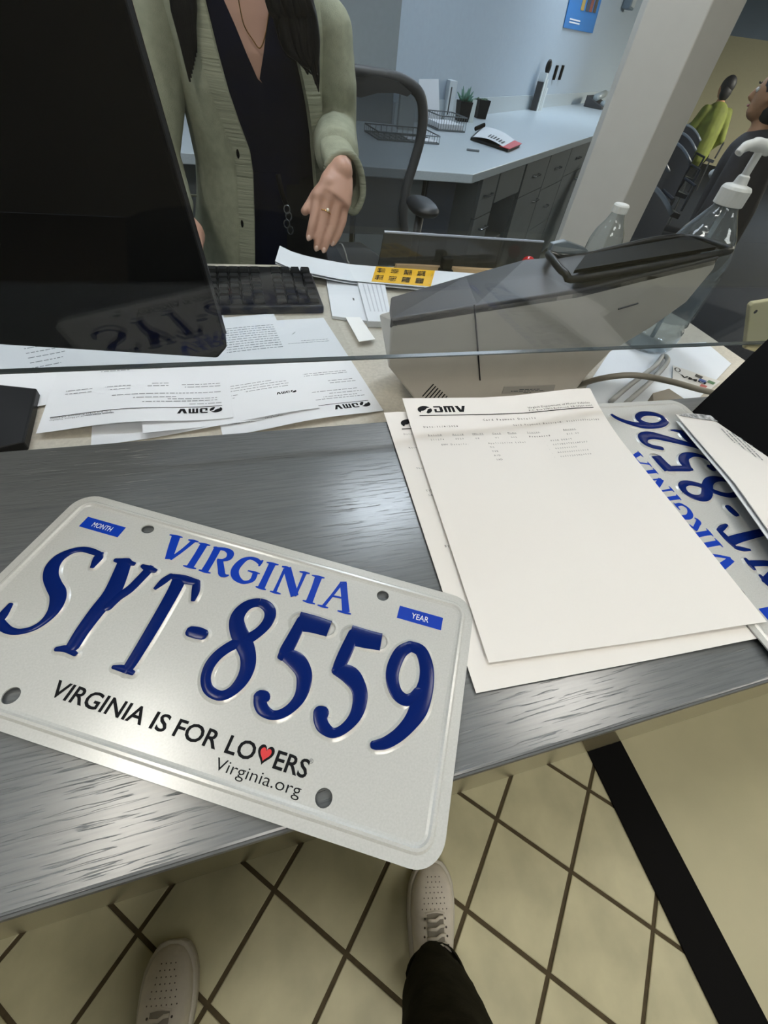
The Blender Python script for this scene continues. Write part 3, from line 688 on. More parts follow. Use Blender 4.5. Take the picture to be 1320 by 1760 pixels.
m = MB(); f_ = qmap(q); m.add([f_(a, b) for a, b in ((.7, .52), (.75, .52), (.75, .58), (.7, .58))], [(0, 1, 2, 3)]); m.build('pencil_mark', INKG, n1)
n2, q = quadthing('paper_stack', [(613, 478), (660, 480), (674, 553), (633, 552)], DZ + .012, .011, PAPER, 'small stack of faintly printed slips beside the grey machine', 'paper stack')
m = MB(); f_ = qmap(q)
for k in range(5): m.add([f_(.15 + .16 * k + a, b) for a, b in ((0, .15), (.05, .15), (.08, .8), (.03, .8))], [(0, 1, 2, 3)])
m.build('printed_text', M('pale_print', 0xb8bcc4, .8), n2)
n3, q = quadthing('paper_slip', [(594, 545), (619, 545), (645, 583), (617, 587)], DZ + .0085, .0008, M('bright_paper', 0xf2f1ef, .7), 'narrow blank white slip lying against the notepad', 'slip')
# big white sheet at right under the bottles
n4, q = quadthing('paper_sheet', [(985, 700), (1052, 598), (1213, 588), (1257, 625), (1185, 702), (1100, 712)], DZ + .002, .0015, M('bluish_white_paper', 0xdfe6ee, .6), 'large white sheet on the desk beneath the pump bottle', 'paper')

# ------------------------------------------------------------------ monitor and keyboard
mon = thing('monitor', (-.29, .50, DZ), 'large black computer monitor seen from behind at the left', 'monitor')
br, tr = Y(397, 619, .40), Y(215, -5, .415); bl_ = Y(120, 608, .40)
up_ = (tr - br); upn = up_.normalized()
W_ = .62
xdir = Vector((-1, .10, .055)).normalized()
a, b = br, br + xdir * W_
H = .36
m = MB(); ch = .012
face = [a + xdir * ch, b - xdir * ch, b + upn * ch, b + upn * (H - ch), b + upn * H - xdir * ch, a + upn * H + xdir * ch, a + upn * (H - ch), a + upn * ch]
m.prism(face, Vector((0, .028, .004))).build('housing', BLACKM, mon, bevel=.003)
c_ = a + xdir * W_ * .62
m = MB().prism([c_ + upn * .08 + Vector((dx, .03, 0)) for dx in (-.06, .06)] + [Vector((c_.x + .05, .55, DZ + .012)), Vector((c_.x - .05, .55, DZ + .012))], (0, .02, 0)).build('stand', BLACKP, mon)
q = [Z(-70, 700, DZ + .012), Z(64, 676, DZ + .012), Z(54, 760, DZ + .012), Z(-80, 800, DZ + .012)]
q = [Vector((v.x, max(v.y, .35), DZ)) for v in q]; q = [Vector((-.52, .62, DZ)), Vector((-.268, .545, DZ)), Vector((-.258, .44, DZ)), Vector((-.52, .36, DZ))]
MB().prism(q, (0, 0, .012)).build('base', BLACKP, mon, bevel=.002)
q = [a + upn * .012 + Vector((0, .0285, 0)), b + upn * .012 + Vector((0, .0285, 0)), b + upn * (H - .012) + Vector((0, .032, 0)), a + upn * (H - .012) + Vector((0, .032, 0))]
MB().prism(q, (0, .002, 0)).build('screen', M('dark_screen', 0x0a0c10, .2), mon)
k0, k1, k2, k3 = Z(300, 468, DZ + .02), Z(541, 473, DZ + .02), Z(557, 520, DZ + .02), Z(300, 532, DZ + .02)
kl = Vector((-.31, 0, 0))
kx = (k1 - k0).normalized(); ky = (k2 - k1); KW = .445; KD = .15
kb0 = Vector((k2.x, k2.y, DZ)); kxd = Vector((-1, -.01, 0)).normalized(); kyd = Vector((0.0, 1, 0))
kb = thing('keyboard', kb0 + kxd * .22 + kyd * .06, 'black computer keyboard half hidden behind the monitor', 'keyboard')
cq = [kb0, kb0 + kxd * KW, kb0 + kxd * KW + kyd * KD, kb0 + kyd * KD + kxd * .004]
vs = [v for v in cq] + [cq[0] + Vector((0, 0, .014)), cq[1] + Vector((0, 0, .014)), cq[2] + Vector((0, 0, .024)), cq[3] + Vector((0, 0, .024))]
MB().add(vs, [(3,2,1,0),(4,5,6,7),(0,1,5,4),(1,2,6,5),(2,3,7,6),(3,0,4,7)]).build('case', BLACKP, kb, bevel=.003)
km = None
for r_ in range(6):
    for c_ in range(22):
        if c_ == 4: continue
        q = kb0 + kxd * (.016 + c_ * .0189) + kyd * (.016 + r_ * .0205 + (.006 if r_ == 5 else 0)); zz = DZ + .0145 + .01 * (q.y - kb0.y) / KD
        if km is None:
            mm_ = MB().rings([[Vector((sx * a, sy * a, z)) for sx, sy in ((-1,-1),(1,-1),(1,1),(-1,1))] for a, z in ((.0086, 0), (.0084, .003), (.0068, .0075))])
            o = mm_.build('key', KEYM, kb, org=Vector((0, 0, 0))); km = o.data
        else:
            o = bpy.data.objects.new('key', km); COL.objects.link(o); o.parent = kb
        o.location = Vector((q.x, q.y, zz)) - wloc(kb)

# ------------------------------------------------------------------ grey document machine
YP = .46
pr_ = thing('document_printer', (.38, .53, DZ), 'light grey desktop machine with a dark sloping top and open slot', 'printer')
fp = lambda x, y, yy=YP: Y(x, y, yy)
body = [(668, 632), (672, 547), (820, 524), (1000, 497), (1110, 470), (1236, 440), (1228, 462), (1180, 520), (1120, 563), (1050, 605), (1015, 640), (992, 668), (960, 684), (830, 705), (724, 702)]
q = [fp(*v) for v in body]
for v in q: v.z = max(v.z, DZ + .0015)
n = len(q); qb = [v + Vector((.022, .12, 0)) for v in q]
ztop = {1: Y(672, 511, .585).z, 2: Y(800, 474, .585).z, 3: Y(900, 446, .585).z, 4: Y(1010, 437, .585).z, 5: Y(1160, 424, .585).z}
for k, z in ztop.items(): qb[k].z = min(qb[k].z, z) - .022
for k in (6, 7): qb[k].z = min(qb[k].z, qb[5].z - .012 * (k - 5)); qb[k].x = min(qb[k].x, qb[5].x)
q2 = [v.copy() for v in q]
for k in ztop: q2[k].z -= .0015
MB().add(q2 + qb, [tuple(range(n - 1, -1, -1)), tuple(range(n, 2 * n))] + [(i, (i + 1) % n, n + (i + 1) % n, n + i) for i in range(n)]).build('lower_housing', GREYP, pr_, bevel=.003)
# dark top: front edge along the seam, back edge along the skyline
front = [(672, 547), (820, 524), (1000, 497), (1110, 470), (1238, 440)]
back = [(672, 511), (800, 474), (900, 446), (1010, 437), (1160, 424)]
fr = [fp(*v) for v in front]; yb = YP + .125
bk = [Y(v[0], v[1], yb) for v in back]
m = MB(); vs = fr + bk; n = 5
fs = [(i, i + 1, n + i + 1, n + i) for i in range(n - 1)]
m.add(fr + bk + [v - Vector((0, 0, .012)) for v in fr] + [Vector((v.x, v.y, v.z - .02)) for v in bk], fs + [(2*n + i + 1, 2*n + i, 3*n + i, 3*n + i + 1) for i in range(n - 1)] + [(i + 1, i, 2*n + i, 2*n + i + 1) for i in range(n - 1)] + [(n + i, n + i + 1, 3*n + i + 1, 3*n + i) for i in range(n - 1)] + [(0, n, 3*n, 2*n), (2*n - 1, n - 1, 3*n - 1, 4*n - 1)])
m.build('top_cover', DGREYP, pr_, bevel=.002)
# rim and slot on the raised right end
rim = [Y(x, y, yy) for x, y, yy in ((972, 470, .475), (1005, 478, .468), (1236, 436, .468), (1240, 424, .50), (1182, 408, .58), (1120, 413, .585), (985, 443, .585), (945, 436, .57), (950, 446, .52))]
m = MB().tube(spline([tuple(v) for v in rim], 4, True), .0045, 8, closed=True).build('slot_rim', BLACKP, pr_, smooth=True)
sl = [Y(x, y, yy) for x, y, yy in ((985, 470, .475), (1228, 430, .475), (1180, 411, .575), (1005, 442, .575))]
MB().prism([v + Vector((0, 0, .004)) for v in sl], (0, 0, -.004)).build('slot', BLACKM, pr_)
q = [Y(945, 436, .585), Y(952, 420, .59), Y(975, 415, .60), Y(1010, 428, .59), Y(1015, 440, .585)]
MB().prism(q, (0, .012, 0)).build('grey_flap', M('smoke_grey_plastic', 0x4a5257, .3), pr_, bevel=.002)
m = MB()
for x in (0, 1): m.tube([fp(815 + x * 10, 523 + x * 130) - Vector((0, .0006, 0)) for x in (0, .5, 1)], .0010, 6)
m.build('panel_seam', DGREYP, pr_)
for k in range(8):
    a = fp(745 + k * 3.9, 661 + k * 3.4 - 1); b = fp(726 + k * 4.2, 681 + k * 3.6)
    o = MB().tube([a - Vector((0, .0004, 0)), b - Vector((0, .0004, 0))], .0009, 6).build('vent_slit', BLACKP, pr_)
q = [fp(862, 676), fp(866, 664), fp(954, 661), fp(950, 674)]; q = [v - Vector((0, .0012, 0)) for v in q]
lb_ = MB().prism(q, (0, .0008, 0)).build('rating_label', M('grey_label', 0x9c9a94, .4), pr_)
m = MB()
for k, (u, w_) in enumerate(((.3, .4), (.15, .65), (.4, .15))):
    a = q[0].lerp(q[3], u); dashes(m, lambda x, y: a + (q[3] - q[0]).normalized() * x + Vector((0, -.0003, .0062 - .0026 * k + y)), 0, 0, (q[3] - q[0]).length * w_, .0012, k)
m.build('label_text', INKG, lb_)
a, b = fp(1062, 531), fp(1096, 521); MB().tube([a - Vector((0, .0005, 0)), b - Vector((0, .0005, 0))], .0012, 6).build('latch_slit', DGREYP, pr_)
# cables
def cable(name, pts, r_, mat, label):
    m = MB().tube(spline([tuple(v) for v in pts], 8), r_, 10); return tag(m.build(name, mat, smooth=True), label, 'cable')
GC = M('grey_cable', 0x7d7a70, .5)
cable('cable', [Y(950, 668, .50), Z(985, 664, DZ + .010), Y(1035, 650, .43), Y(1090, 645, .41), Y(1150, 655, .40), Y(1205, 670, .39), Y(1260, 682, .385)], .0042, GC, 'thick grey cable arching in front of the pump bottle')
GC2 = M('pale_grey_cable', 0xa2a4a2, .5)
cable('cable', [Z(1050, 690, DZ + .0068), Z(1085, 660, DZ + .0068), Z(1125, 630, DZ + .012), Y(1140, 612, .56), Y(1147, 622, .53), Z(1122, 652, DZ + .0075), Z(1075, 694, DZ + .0068)], .0042, GC2, 'pale grey cable looped at the foot of the pump bottle')
# agency card with pens printed on it
cd, q = quadthing('business_card', [(1152, 640), (1172, 620), (1240, 655), (1226, 672), (1215, 668)][:0] or [(1157, 628), (1238, 655), (1218, 672), (1156, 654)], DZ + .0045, .001, M('pale_card', 0xd9dad8, .5), 'small agency card with coloured flags beside the cables', 'card')
f_ = qmap(q); m = MB()
text_line(m, 'DMV', .80, .62, -.17, lambda x, y: f_(x, y), width=-.62, bold=.03, res=2)
stroke_ribbon(m, [(.1 + .06 * math.cos(t), .22 + .13 * math.sin(t), .012) for t in [k * PI / 5 for k in range(11)]], f_)
m.build('lettering', INK, cd)
for k, (c_, u, v) in enumerate(((0x1d4fa8, .62, .30), (0xb03a3a, .72, .66), (0x2d6b3c, .80, .22), (0x222222, .5, .08))):
    m = MB(); m.add([f_(u + a, v + b) for a, b in ((0, 0), (.16, .04), (.15, .24), (-.01, .2))], [(0, 1, 2, 3)]); m.build('colour_patch', M('card_ink_%d' % k, c_, .5), cd)
bx, q = quadthing('small_box', [(1122, 676), (1150, 668), (1180, 688), (1165, 712), (1125, 712)], DZ + .02, .019, M('taupe_cardboard', 0x8f897e, .6), 'small taupe box half hidden behind the sideways plate', 'box')

# ------------------------------------------------------------------ bottles
def bottle(name, c, prof, mat, label, n=32):
    root = thing(name, c, label, 'bottle')
    MB().lathe(prof, c, n, True, False).build('body', mat, root, smooth=True)
    return root
c = Vector((.738, .62, DZ + .002))
prof = [(.030, .002), (.046, 0), (.052, .010), (.053, .03)]
for k in range(8): prof += [(.0525, .04 + .012 * k), (.0495, .046 + .012 * k)]
prof += [(.053, .142), (.053, .150), (.050, .168), (.040, .190), (.028, .208), (.019, .222), (.0165, .232), (.0165, .240)]
sb = bottle('pump_bottle', c, prof, PET, 'tall clear sanitizer bottle with white pump head at the right')
WP = M('white_plastic', 0xe4e4e0, .4)
MB().lathe([(.0215, .226), (.0215, .246), (.019, .250), (.010, .252), (.008, .262), (.0055, .263), (.0055, .290)], c, 24).build('pump_collar', WP, sb, smooth=False, bevel=.001)
top = c + Vector((0, 0, .292))
m = MB().tube(spline([tuple(top + Vector(v)) for v in ((.016, .0, .002), (0, 0, .004), (-.018, -.001, .005), (-.034, -.002, .001), (-.040, -.003, -.006))], 5), [.0085] * 6 + [.008] * 5 + [.0065] * 5 + [.0055] * 5, 12)
m.build('pump_nozzle', WP, sb, smooth=True)
MB().tube([c + Vector((0, 0, .235)), c + Vector((.004, 0, .12)), c + Vector((.012, 0, .012))], .004, 8).build('dip_tube', clear('dip_tube_plastic', 0xd6dcde, 1.4, .2, haze=.35), sb, smooth=True)
MB().lathe([(.0535, .06), (.0537, .062), (.0537, .13), (.0535, .132)], c, 32, False, False).build('label_film', clear('clear_label_film', 0xdfe3e6, 1.5, .12, haze=.10), sb, smooth=True)
wb = Y(1038, 425, .80); wc = Vector((wb.x - .002, .80, DZ))
H_ = Y(1052, 349, .80).z - DZ
prof = [(.022, .003), (.031, 0), (.033, .008)] + [(.033 - .0022 * (k % 2), .016 + .009 * k) for k in range(9)] + [(.0335, .105), (.0325, .118), (.027, .137), (.018, .152), (.0125, H_ - .016), (.0125, H_ - .006)]
wbt = bottle('water_bottle', wc, prof, clear('thin_bottle_plastic', 0xeef2f4, 1.5, .04, haze=.03, bump=(38, .6), refl=1.3), 'small clear water bottle with white cap in front of the pillar')
MB().lathe([(.0145, H_ - .014), (.0145, H_ - .003), (.0125, H_)], wc, 20).build('cap', WP, wbt, bevel=.001)

# ------------------------------------------------------------------ smoky tray, stamps
tr_ = thing('acrylic_tray', Z(790, 462, DZ), 'smoky acrylic stand with a clear top edge at the back of the desk', 'tray')
y0 = .965
a, b, c_, d_ = Y(650, 456, y0), Y(661, 399, y0), Y(935, 416, y0), Y(925, 452, y0)
a.z = max(a.z, DZ + .001); d_.z = DZ + .001
MB().prism([a, b, c_, d_], (0, .004, 0)).build('back_sheet', SMOKE, tr_)
MB().tube([b + Vector((0, .002, 0)), c_ + Vector((0, .002, 0))], .0026, 6).build('top_edge', M('clear_edge', 0x9fa6b4, .3), tr_)
a, b = Z(677, 452, DZ + .012), Z(868, 463, DZ + .012)
dr = (b - a).normalized(); nr = Vector((-dr.y, dr.x, 0))
tag(MB().prism([a - Vector((0, 0, .011)), b - Vector((0, 0, .011)), b - nr * .010 - Vector((0, 0, .011)), a - nr * .010 + dr * .004 - Vector((0, 0, .011))], (0, 0, .012)).build('wooden_strip', M('pale_wood', 0xc9ab82, .55, noise=((6, 120, 120), .12)), bevel=.001), 'pale wooden strip lying before the smoky acrylic stand', 'ruler')
sq = thing('stamp', Z(746, 446, DZ), 'black square stamp against the smoky acrylic stand', 'stamp')
c0 = Z(746, 450, DZ); c0.y = .945
MB().box((c0.x - .015, c0.y - .012, DZ), (c0.x + .015, c0.y + .012, DZ + .012)).build('stamp_base', BLACKP, sq, bevel=.002)
MB().box((c0.x - .012, c0.y - .009, DZ + .012), (c0.x + .012, c0.y + .009, DZ + .035)).build('stamp_handle', BLACKM, sq, bevel=.003)
c0 = Z(882, 462, DZ); c0.y = .93
sr = thing('stamp', (c0.x, c0.y, DZ), 'small stamp with a shiny red round knob', 'stamp')
MB().lathe([(.012, 0), (.012, .016), (.009, .020)], (c0.x, c0.y, DZ), 18).build('stamp_base', BLACKP, sr)
MB().ball((c0.x, c0.y, DZ + .032), (.0155, .0155, .014), 18, 12).build('knob', M('glossy_red', 0xb51e22, .15), sr, smooth=True)
cable('cable', [Z(583, 418, .80), Y(588, 420, 1.04), Y(594, 435, 1.0), Z(597, 447, DZ + .004), Z(600, 452, DZ + .003)], .0014, GC2, 'thin pale cord dropping over the far edge of the desk')

# ------------------------------------------------------------------ office chair behind the woman
CY = 1.80
oc = thing('office_chair', (.40, 1.65, 0), 'grey mesh-backed office chair with armrests behind the woman', 'office chair')
DGM = M('graphite_frame', 0x3c3e41, .45)
right = [(583, 113), (640, 121), (690, 131), (722, 152), (731, 185), (727, 230), (715, 275), (703, 315), (697, 360), (700, 400)]
rp = [Y(x - 4, y + 6, CY + .03 * math.sin(i / 3)) for i, (x, y) in enumerate(right)]
xc = rp[0].x - .06
lp = [Vector((2 * xc - v.x, v.y, v.z)) for v in rp]
loop = lp[::-1] + rp
loop = [tuple(v) for v in loop]
MB().tube(spline(loop, 5, False), .017, 10, flat=.8, up=(0, 1, 0)).build('back_frame', DGM, oc, smooth=True)
n = len(rp)
m = MB(); ys = .008
rows = [[l_.lerp(r_, k / 8) + Vector((0, ys, 0)) for k in range(9)] for l_, r_ in zip(lp, rp)]
m.add([v for r_ in rows for v in r_], [(i * 9 + j, i * 9 + j + 1, (i + 1) * 9 + j + 1, (i + 1) * 9 + j) for i in range(n - 1) for j in range(8)])
m.build('mesh_panel', MESHM, oc)
up_l = [Y(x, y, CY - .004) for x, y in ((585, 122), (640, 129), (685, 140), (708, 160), (700, 166), (680, 160), (650, 160), (620, 168), (590, 160))]
pts = up_l + [Vector((2 * xc - v.x, v.y, v.z)) for v in up_l[::-1]]
MB().prism(pts, (0, .012, 0)).build('top_band', M('charcoal_band', 0x2c2e31, .6), oc)
bz = rp[-1].z
MB().prism([(xc - .23, 1.535, bz - .11), (xc + .23, 1.535, bz - .11), (xc + .25, 1.70, bz - .11), (xc + .2, 1.90, bz - .11), (xc - .2, 1.90, bz - .11), (xc - .25, 1.70, bz - .11)], (0, 0, .06)).build('seat', M('charcoal_mesh_seat', 0x25272a, .7), oc, bevel=.02)
MB().tube([(xc, 1.80, bz + .05), (xc, 1.83, bz - .06), (xc, 1.70, bz - .12)], .025, 8).build('back_bracket', DGM, oc)
ap = Y(728, 352, 1.62)
for s_ in (1, -1):
    x = xc + (ap.x - xc) * s_
    m = MB().rings([[Vector((x + .045 * f_ * math.copysign(abs(math.cos(t)) ** .7, math.cos(t)), 1.63 + .09 * f_ * math.copysign(abs(math.sin(t)) ** .7, math.sin(t)), z)) for t in [2 * PI * k / 20 for k in range(20)]] for f_, z in ((.85, ap.z - .022), (1, ap.z - .012), (1, ap.z - .002), (.8, ap.z + .008))])
    m.build('armrest', M('black_soft_pad', 0x1d1f22, .45), oc, smooth=True)
    MB().tube([(x, 1.64, ap.z - .02), (x - .01 * s_, 1.63, bz - .05), (xc + .2 * s_, 1.62, bz - .09)], .016, 8).build('arm_post', DGM, oc, smooth=True)
MB().tube([(xc, 1.72, bz - .11), (xc, 1.72, .1)], .028, 12).build('gas_column', BLACKP, oc)
for k in range(5):
    a = 2 * PI * k / 5 + .3; e = Vector((xc + .3 * math.cos(a), 1.72 + .2 * math.sin(a), .075))
    MB().tube([(xc, 1.72, .12), e], [.03, .018], 8).build('base_spoke', BLACKP, oc)
    MB().lathe([(.026, 0), (.03, .012), (.03, .045), (.012, .055)], (e.x, e.y, 0), 14).build('caster', BLACKM, oc)

# ------------------------------------------------------------------ back worktop and cabinets
FC = Vector((1.07, 2.23, 0))
bw = thing('back_worktop', (1.2, 2.9, BZ), 'pale grey L-shaped worktop along the back walls', 'worktop')
top_pts = [Vector((-1.6, 2.19, 0)), FC, FC + WD * 7.5, W0 + WD * 8.2 + WN * .004, W0 + WN * .004, Vector((-1.6, 3.396, 0))]
MB().prism([v + Vector((0, 0, BZ - .035)) for v in top_pts], (0, 0, .035)).build('worktop', BACKTOP, bw, bevel=.003)
bs = [W0 + WN * .003, W0 + WD * 8.0 + WN * .003, W0 + WD * 8.0 + WN * .02, W0 + WN * .02]
MB().prism([v + Vector((0, 0, BZ)) for v in bs], (0, 0, .10)).build('backsplash', BACKTOP, bw)
# peninsula front panels
for i, (x0, x1) in enumerate(((-1.4, -.72), (-.70, -.02), (.0, .52), (.54, .86), (.88, 1.03))):
    cb = thing('base_cabinet', ((x0 + x1) / 2, 2.5, 0), ['dark base cabinet at far left under the back worktop', 'dark base cabinet second from left under the back worktop', 'dark base cabinet behind the office chair', 'dark base cabinet left of the worktop corner', 'narrow bluish cabinet end at the worktop corner'][i], 'cabinet', 'dark cabinets under the back worktop')
    MB().box((x0, 2.32, .08), (x1, (3.2, 3.2, 3.0, 2.56, 2.44)[i], BZ - .035)).build('carcass', DARKLAM, cb)
    MB().box((x0 + .004, 2.298, .10), (x1 - .004, 2.319, BZ - .045)).build('door', M('blue_grey_laminate', 0x333c4a, .4) if i == 4 else DARKLAM, cb)
    MB().box((x0 + .02, 2.36, 0), (x1 - .02, (2.9, 2.9, 2.9, 2.5, 2.42)[i], .08)).build('plinth', BLACKM, cb)
F2 = FC + Vector((.05, .12, 0)) - WN * .02
# the first unit starts clear of the corner cabinet
names = ['door', 'shelf', 'door', 'drawer', 'door', 'drawer', 'door', 'door']
wds = [.24, .46, .50, .55, .60, .60, .6, .6]; s_ = .17
def dbox(s0, s1, n0, n1, z0, z1):
    o = F2; q = [o + WD * s0 - WN * n0, o + WD * s1 - WN * n0, o + WD * s1 - WN * n1, o + WD * s0 - WN * n1]
    return MB().prism([v + Vector((0, 0, z0)) for v in q], (0, 0, z1 - z0))
labs = ['narrow dark cabinet next to the worktop corner', 'open dark cabinet holding a blue binder', 'dark cabinet right of the open shelf', 'dark drawer cabinet halfway along the diagonal run', 'dark door cabinet beyond the drawer cabinet', 'second dark drawer cabinet, far along the diagonal run', 'dark door cabinet near the far end, behind the pillar', 'last dark cabinet of the diagonal run']
for i, (kd, wd_) in enumerate(zip(names, wds)):
    s1_ = s_ + wd_; c_ = F2 + WD * (s_ + s1_) / 2 - WN * .3
    cb = thing('base_cabinet', (c_.x, c_.y, 0), labs[i], 'cabinet', 'dark cabinets under the back worktop')
    dbox(s_ + .01, s1_ - .01, .06, .55, 0, .08).build('plinth', BLACKM, cb)
    if kd == 'shelf':
        dbox(s_, s_ + .02, 0, .55, .08, BZ - .036).build('side_panel', DARKLAM, cb); dbox(s1_ - .02, s1_, 0, .55, .08, BZ - .036).build('side_panel', DARKLAM, cb)
        dbox(s_ + .02, s1_ - .02, .53, .55, .08, BZ - .036).build('back_panel', DARKLAM, cb); dbox(s_ + .02, s1_ - .02, 0, .53, .08, .10).build('shelf', DARKLAM, cb)
        dbox(s_ + .02, s1_ - .02, .02, .53, .46, .48).build('shelf', DARKLAM, cb); dbox(s_ + .02, s1_ - .02, -.018, 0, BZ - .2, BZ - .04).build('drawer', DARKLAM, cb)
        hs = (s_ + s1_) / 2
        t_ = dbox(s_ + .05, s_ + .09, .02, .34, .481, .70); tag(t_.build('binder', M('blue_binder', 0x2346a8, .4)), 'blue ring binder leaning on the upper shelf of the open cabinet', 'binder')
        t_ = dbox(s_ + .095, s_ + .115, .03, .32, .481, .66); tag(t_.build('file_folder', M('pale_folder', 0xc9d2e2, .5)), 'pale folder standing beside the blue binder', 'folder')
        t_ = dbox(s_ + .16, s_ + .22, .03, .3, .101, .30); tag(t_.build('file_folder', M('white_folder', 0xcdd2d4, .5)), 'white papers standing on the lower shelf of the open cabinet', 'papers')
    else:
        dbox(s_, s1_, .0, .55, .08, BZ - .036).build('carcass', DARKLAM, cb)
        zs = [(.10, .40), (.405, .66), (.665, BZ - .045)] if kd == 'drawer' else [(.10, .68), (.685, BZ - .045)]
        for z0, z1 in zs:
            dr_ = dbox(s_ + .004, s1_ - .004, -.02, -.001, z0, z1).build('drawer' if kd == 'drawer' or z0 > .5 else 'door', DARKLAM, cb)
            hz = (z0 + z1) / 2 if z1 - z0 < .4 else z1 - .06; hc_ = (s_ + s1_) / 2 if z1 - z0 < .4 else s1_ - .09
            pa_ = [F2 + WD * (hc_ + d) + WN * (.021 + e) + Vector((0, 0, hz)) for d, e in ((-.05, 0), (-.045, .02), (.045, .02), (.05, 0))]
            MB().tube(pa_, .005, 6).build('handle', CHROME, dr_)
    s_ = s1_ + .005
# ---- things on the back worktop
def wp(px, py): return Z(px, py, BZ) + Vector((0, 0, .0005))
def wq(px, py, n):     # a spot n metres off the diagonal wall
    q = Z(px, py, BZ); return W0 + WD * (q - W0).dot(WD) + WN * n + Vector((0, 0, BZ + .0005))
# notes standing against the wall
c_ = wp(738, 214); q = [Y(722, 213, c_.y), Y(757, 208, c_.y), Y(754, 136, c_.y + .06), Y(720, 136, c_.y + .06)]; q[0].z = BZ + .0015; q[1].z = BZ + .0015
tag(MB().prism(q, (0, .006, 0)).build('notice_sheet', PAPER), 'white printed sheet propped upright behind the chair back', 'paper')
c_ = wp(769, 207); q = [c_ + Vector((dx, dy, 0)) for dx, dy in ((-.025, 0), (.03, .0), (.03, .12), (-.025, .12))]
bd = thing('binder', c_, 'upright white and grey binder beside the propped sheet', 'binder')
hh = Y(766, 137, c_.y).z - BZ
MB().prism(q, (0, 0, hh)).build('cover', M('white_binder', 0xcfd6da, .4), bd, bevel=.003)
MB().box((c_.x - .012, c_.y - .003, BZ + .03), (c_.x - .004, c_.y - .0003, BZ + hh - .03)).build('spine_stripe', DGREYP, bd)
c_ = wp(697, 224); q = [c_ + Vector((dx, dy, 0)) for dx, dy in ((-.05, 0), (.05, .005), (.045, .04), (-.05, .035))]
tag(MB().prism(q, (0, 0, .19)).build('paper_box', M('pale_card_box', 0xb9c0c2, .6)), 'pale upright carton seen through the chair mesh', 'carton')
# wire trays
def wire_tray(c_, ang, w_, d_, h_, label):
    t = thing('wire_tray', c_, label, 'tray', 'wire trays on the back worktop'); R_ = Matrix.Rotation(ang, 3, 'Z')
    f_ = lambda x, y, z: Vector(c_) + R_ @ Vector((x, y, z))
    for z in (.004, h_):
        m = MB().tube([f_(x, y, z) for x, y in ((-w_/2, -d_/2), (w_/2, -d_/2), (w_/2, d_/2), (-w_/2, d_/2))], .003, 6, closed=True); m.build('rim_wire', STEEL, t)
    m = MB()
    for k in range(12):
        x = -w_/2 + w_ * k / 11; m.tube([f_(x, -d_/2, h_), f_(x, -d_/2, .004), f_(x, d_/2, .004), f_(x, d_/2, h_)], .0016, 5)
    for k in range(8):
        y = -d_/2 + d_ * k / 7; m.tube([f_(-w_/2, y, h_), f_(-w_/2, y, .004), f_(w_/2, y, .004), f_(w_/2, y, h_)], .0016, 5)
    m.build('wire_mesh', STEEL, t); return f_
c_ = wp(770, 222); f_ = wire_tray((c_.x - .03, c_.y, BZ + .0005), .15, .20, .20, .07, 'wire letter tray with papers next to the potted plants')
tag(MB().prism([f_(x, y, .008) for x, y in ((-.085, -.09), (.085, -.09), (.085, .08), (-.085, .08))], (0, 0, .025)).build('paper_stack', PAPER), 'white papers stacked in the wire tray', 'papers')
c_ = wp(690, 238); f_ = wire_tray((c_.x, c_.y, BZ + .0005), .1, .36, .22, .035, 'low wire tray seen through the mesh chair back')
c_ = wp(728, 243); tag(MB().prism([c_ + Vector((dx, dy, .001)) for dx, dy in ((-.10, -.02), (.06, -.035), (.085, .0), (.05, .06), (-.1, .06))], (0, 0, .006)).build('paper_stack', PAPER), 'white papers lying in front of the wire tray', 'papers')
# pots
def pot(c_, label, plant):
    t = thing('plant_pot', c_, label, 'pot', 'black pots on the back worktop'); s_ = .046; hh = .105
    m = MB().rings([[c_ + Vector((sx * a, sy * a, z)) for sx, sy in ((-1,-1),(1,-1),(1,1),(-1,1))] for a, z in ((s_ * .8, 0), (s_, hh), (s_ * .9, hh), (s_ * .88, hh - .02))]); m.build('pot', BLACKP, t)
    if plant:
        for k in range(14):
            a = k * 2.4; r_ = .012 + .0035 * k; tilt = .25 + .05 * k
            b = c_ + Vector((.012 * math.cos(a), .012 * math.sin(a), hh - .01)); e = b + Vector((math.cos(a) * r_ * 1.2, math.sin(a) * r_ * 1.2, .085 - .004 * k))
            MB().tube([b, b.lerp(e, .5), e], [.008, .009, .002], 6).build('leaf', M('succulent_green', 0x4f7a6a, .5), t, smooth=True)
    else:
        m = MB()
        for k in range(9): m.ball(c_ + Vector((random.uniform(-.03, .03), random.uniform(-.03, .03), hh - .004)), .012, 6, 4)
        m.build('pebbles', M('green_moss', 0x58705c, .8), t)
c_ = wp(793, 208); pot(c_, 'black square pot with a green succulent', True)
c_ = wp(824, 203); pot(c_, 'black square pot without tall leaves right of the succulent', False)
tag(MB().prism([wp(803, 208) + Vector((dx, dy, .0)) for dx, dy in ((-.012, -.06), (.02, -.06), (.02, -.055), (-.012, -.055))], (0, 0, .12)).build('card_marker', M('white_card', 0xd0d8d4, .6)), 'small pale card standing before the two black pots', 'card')
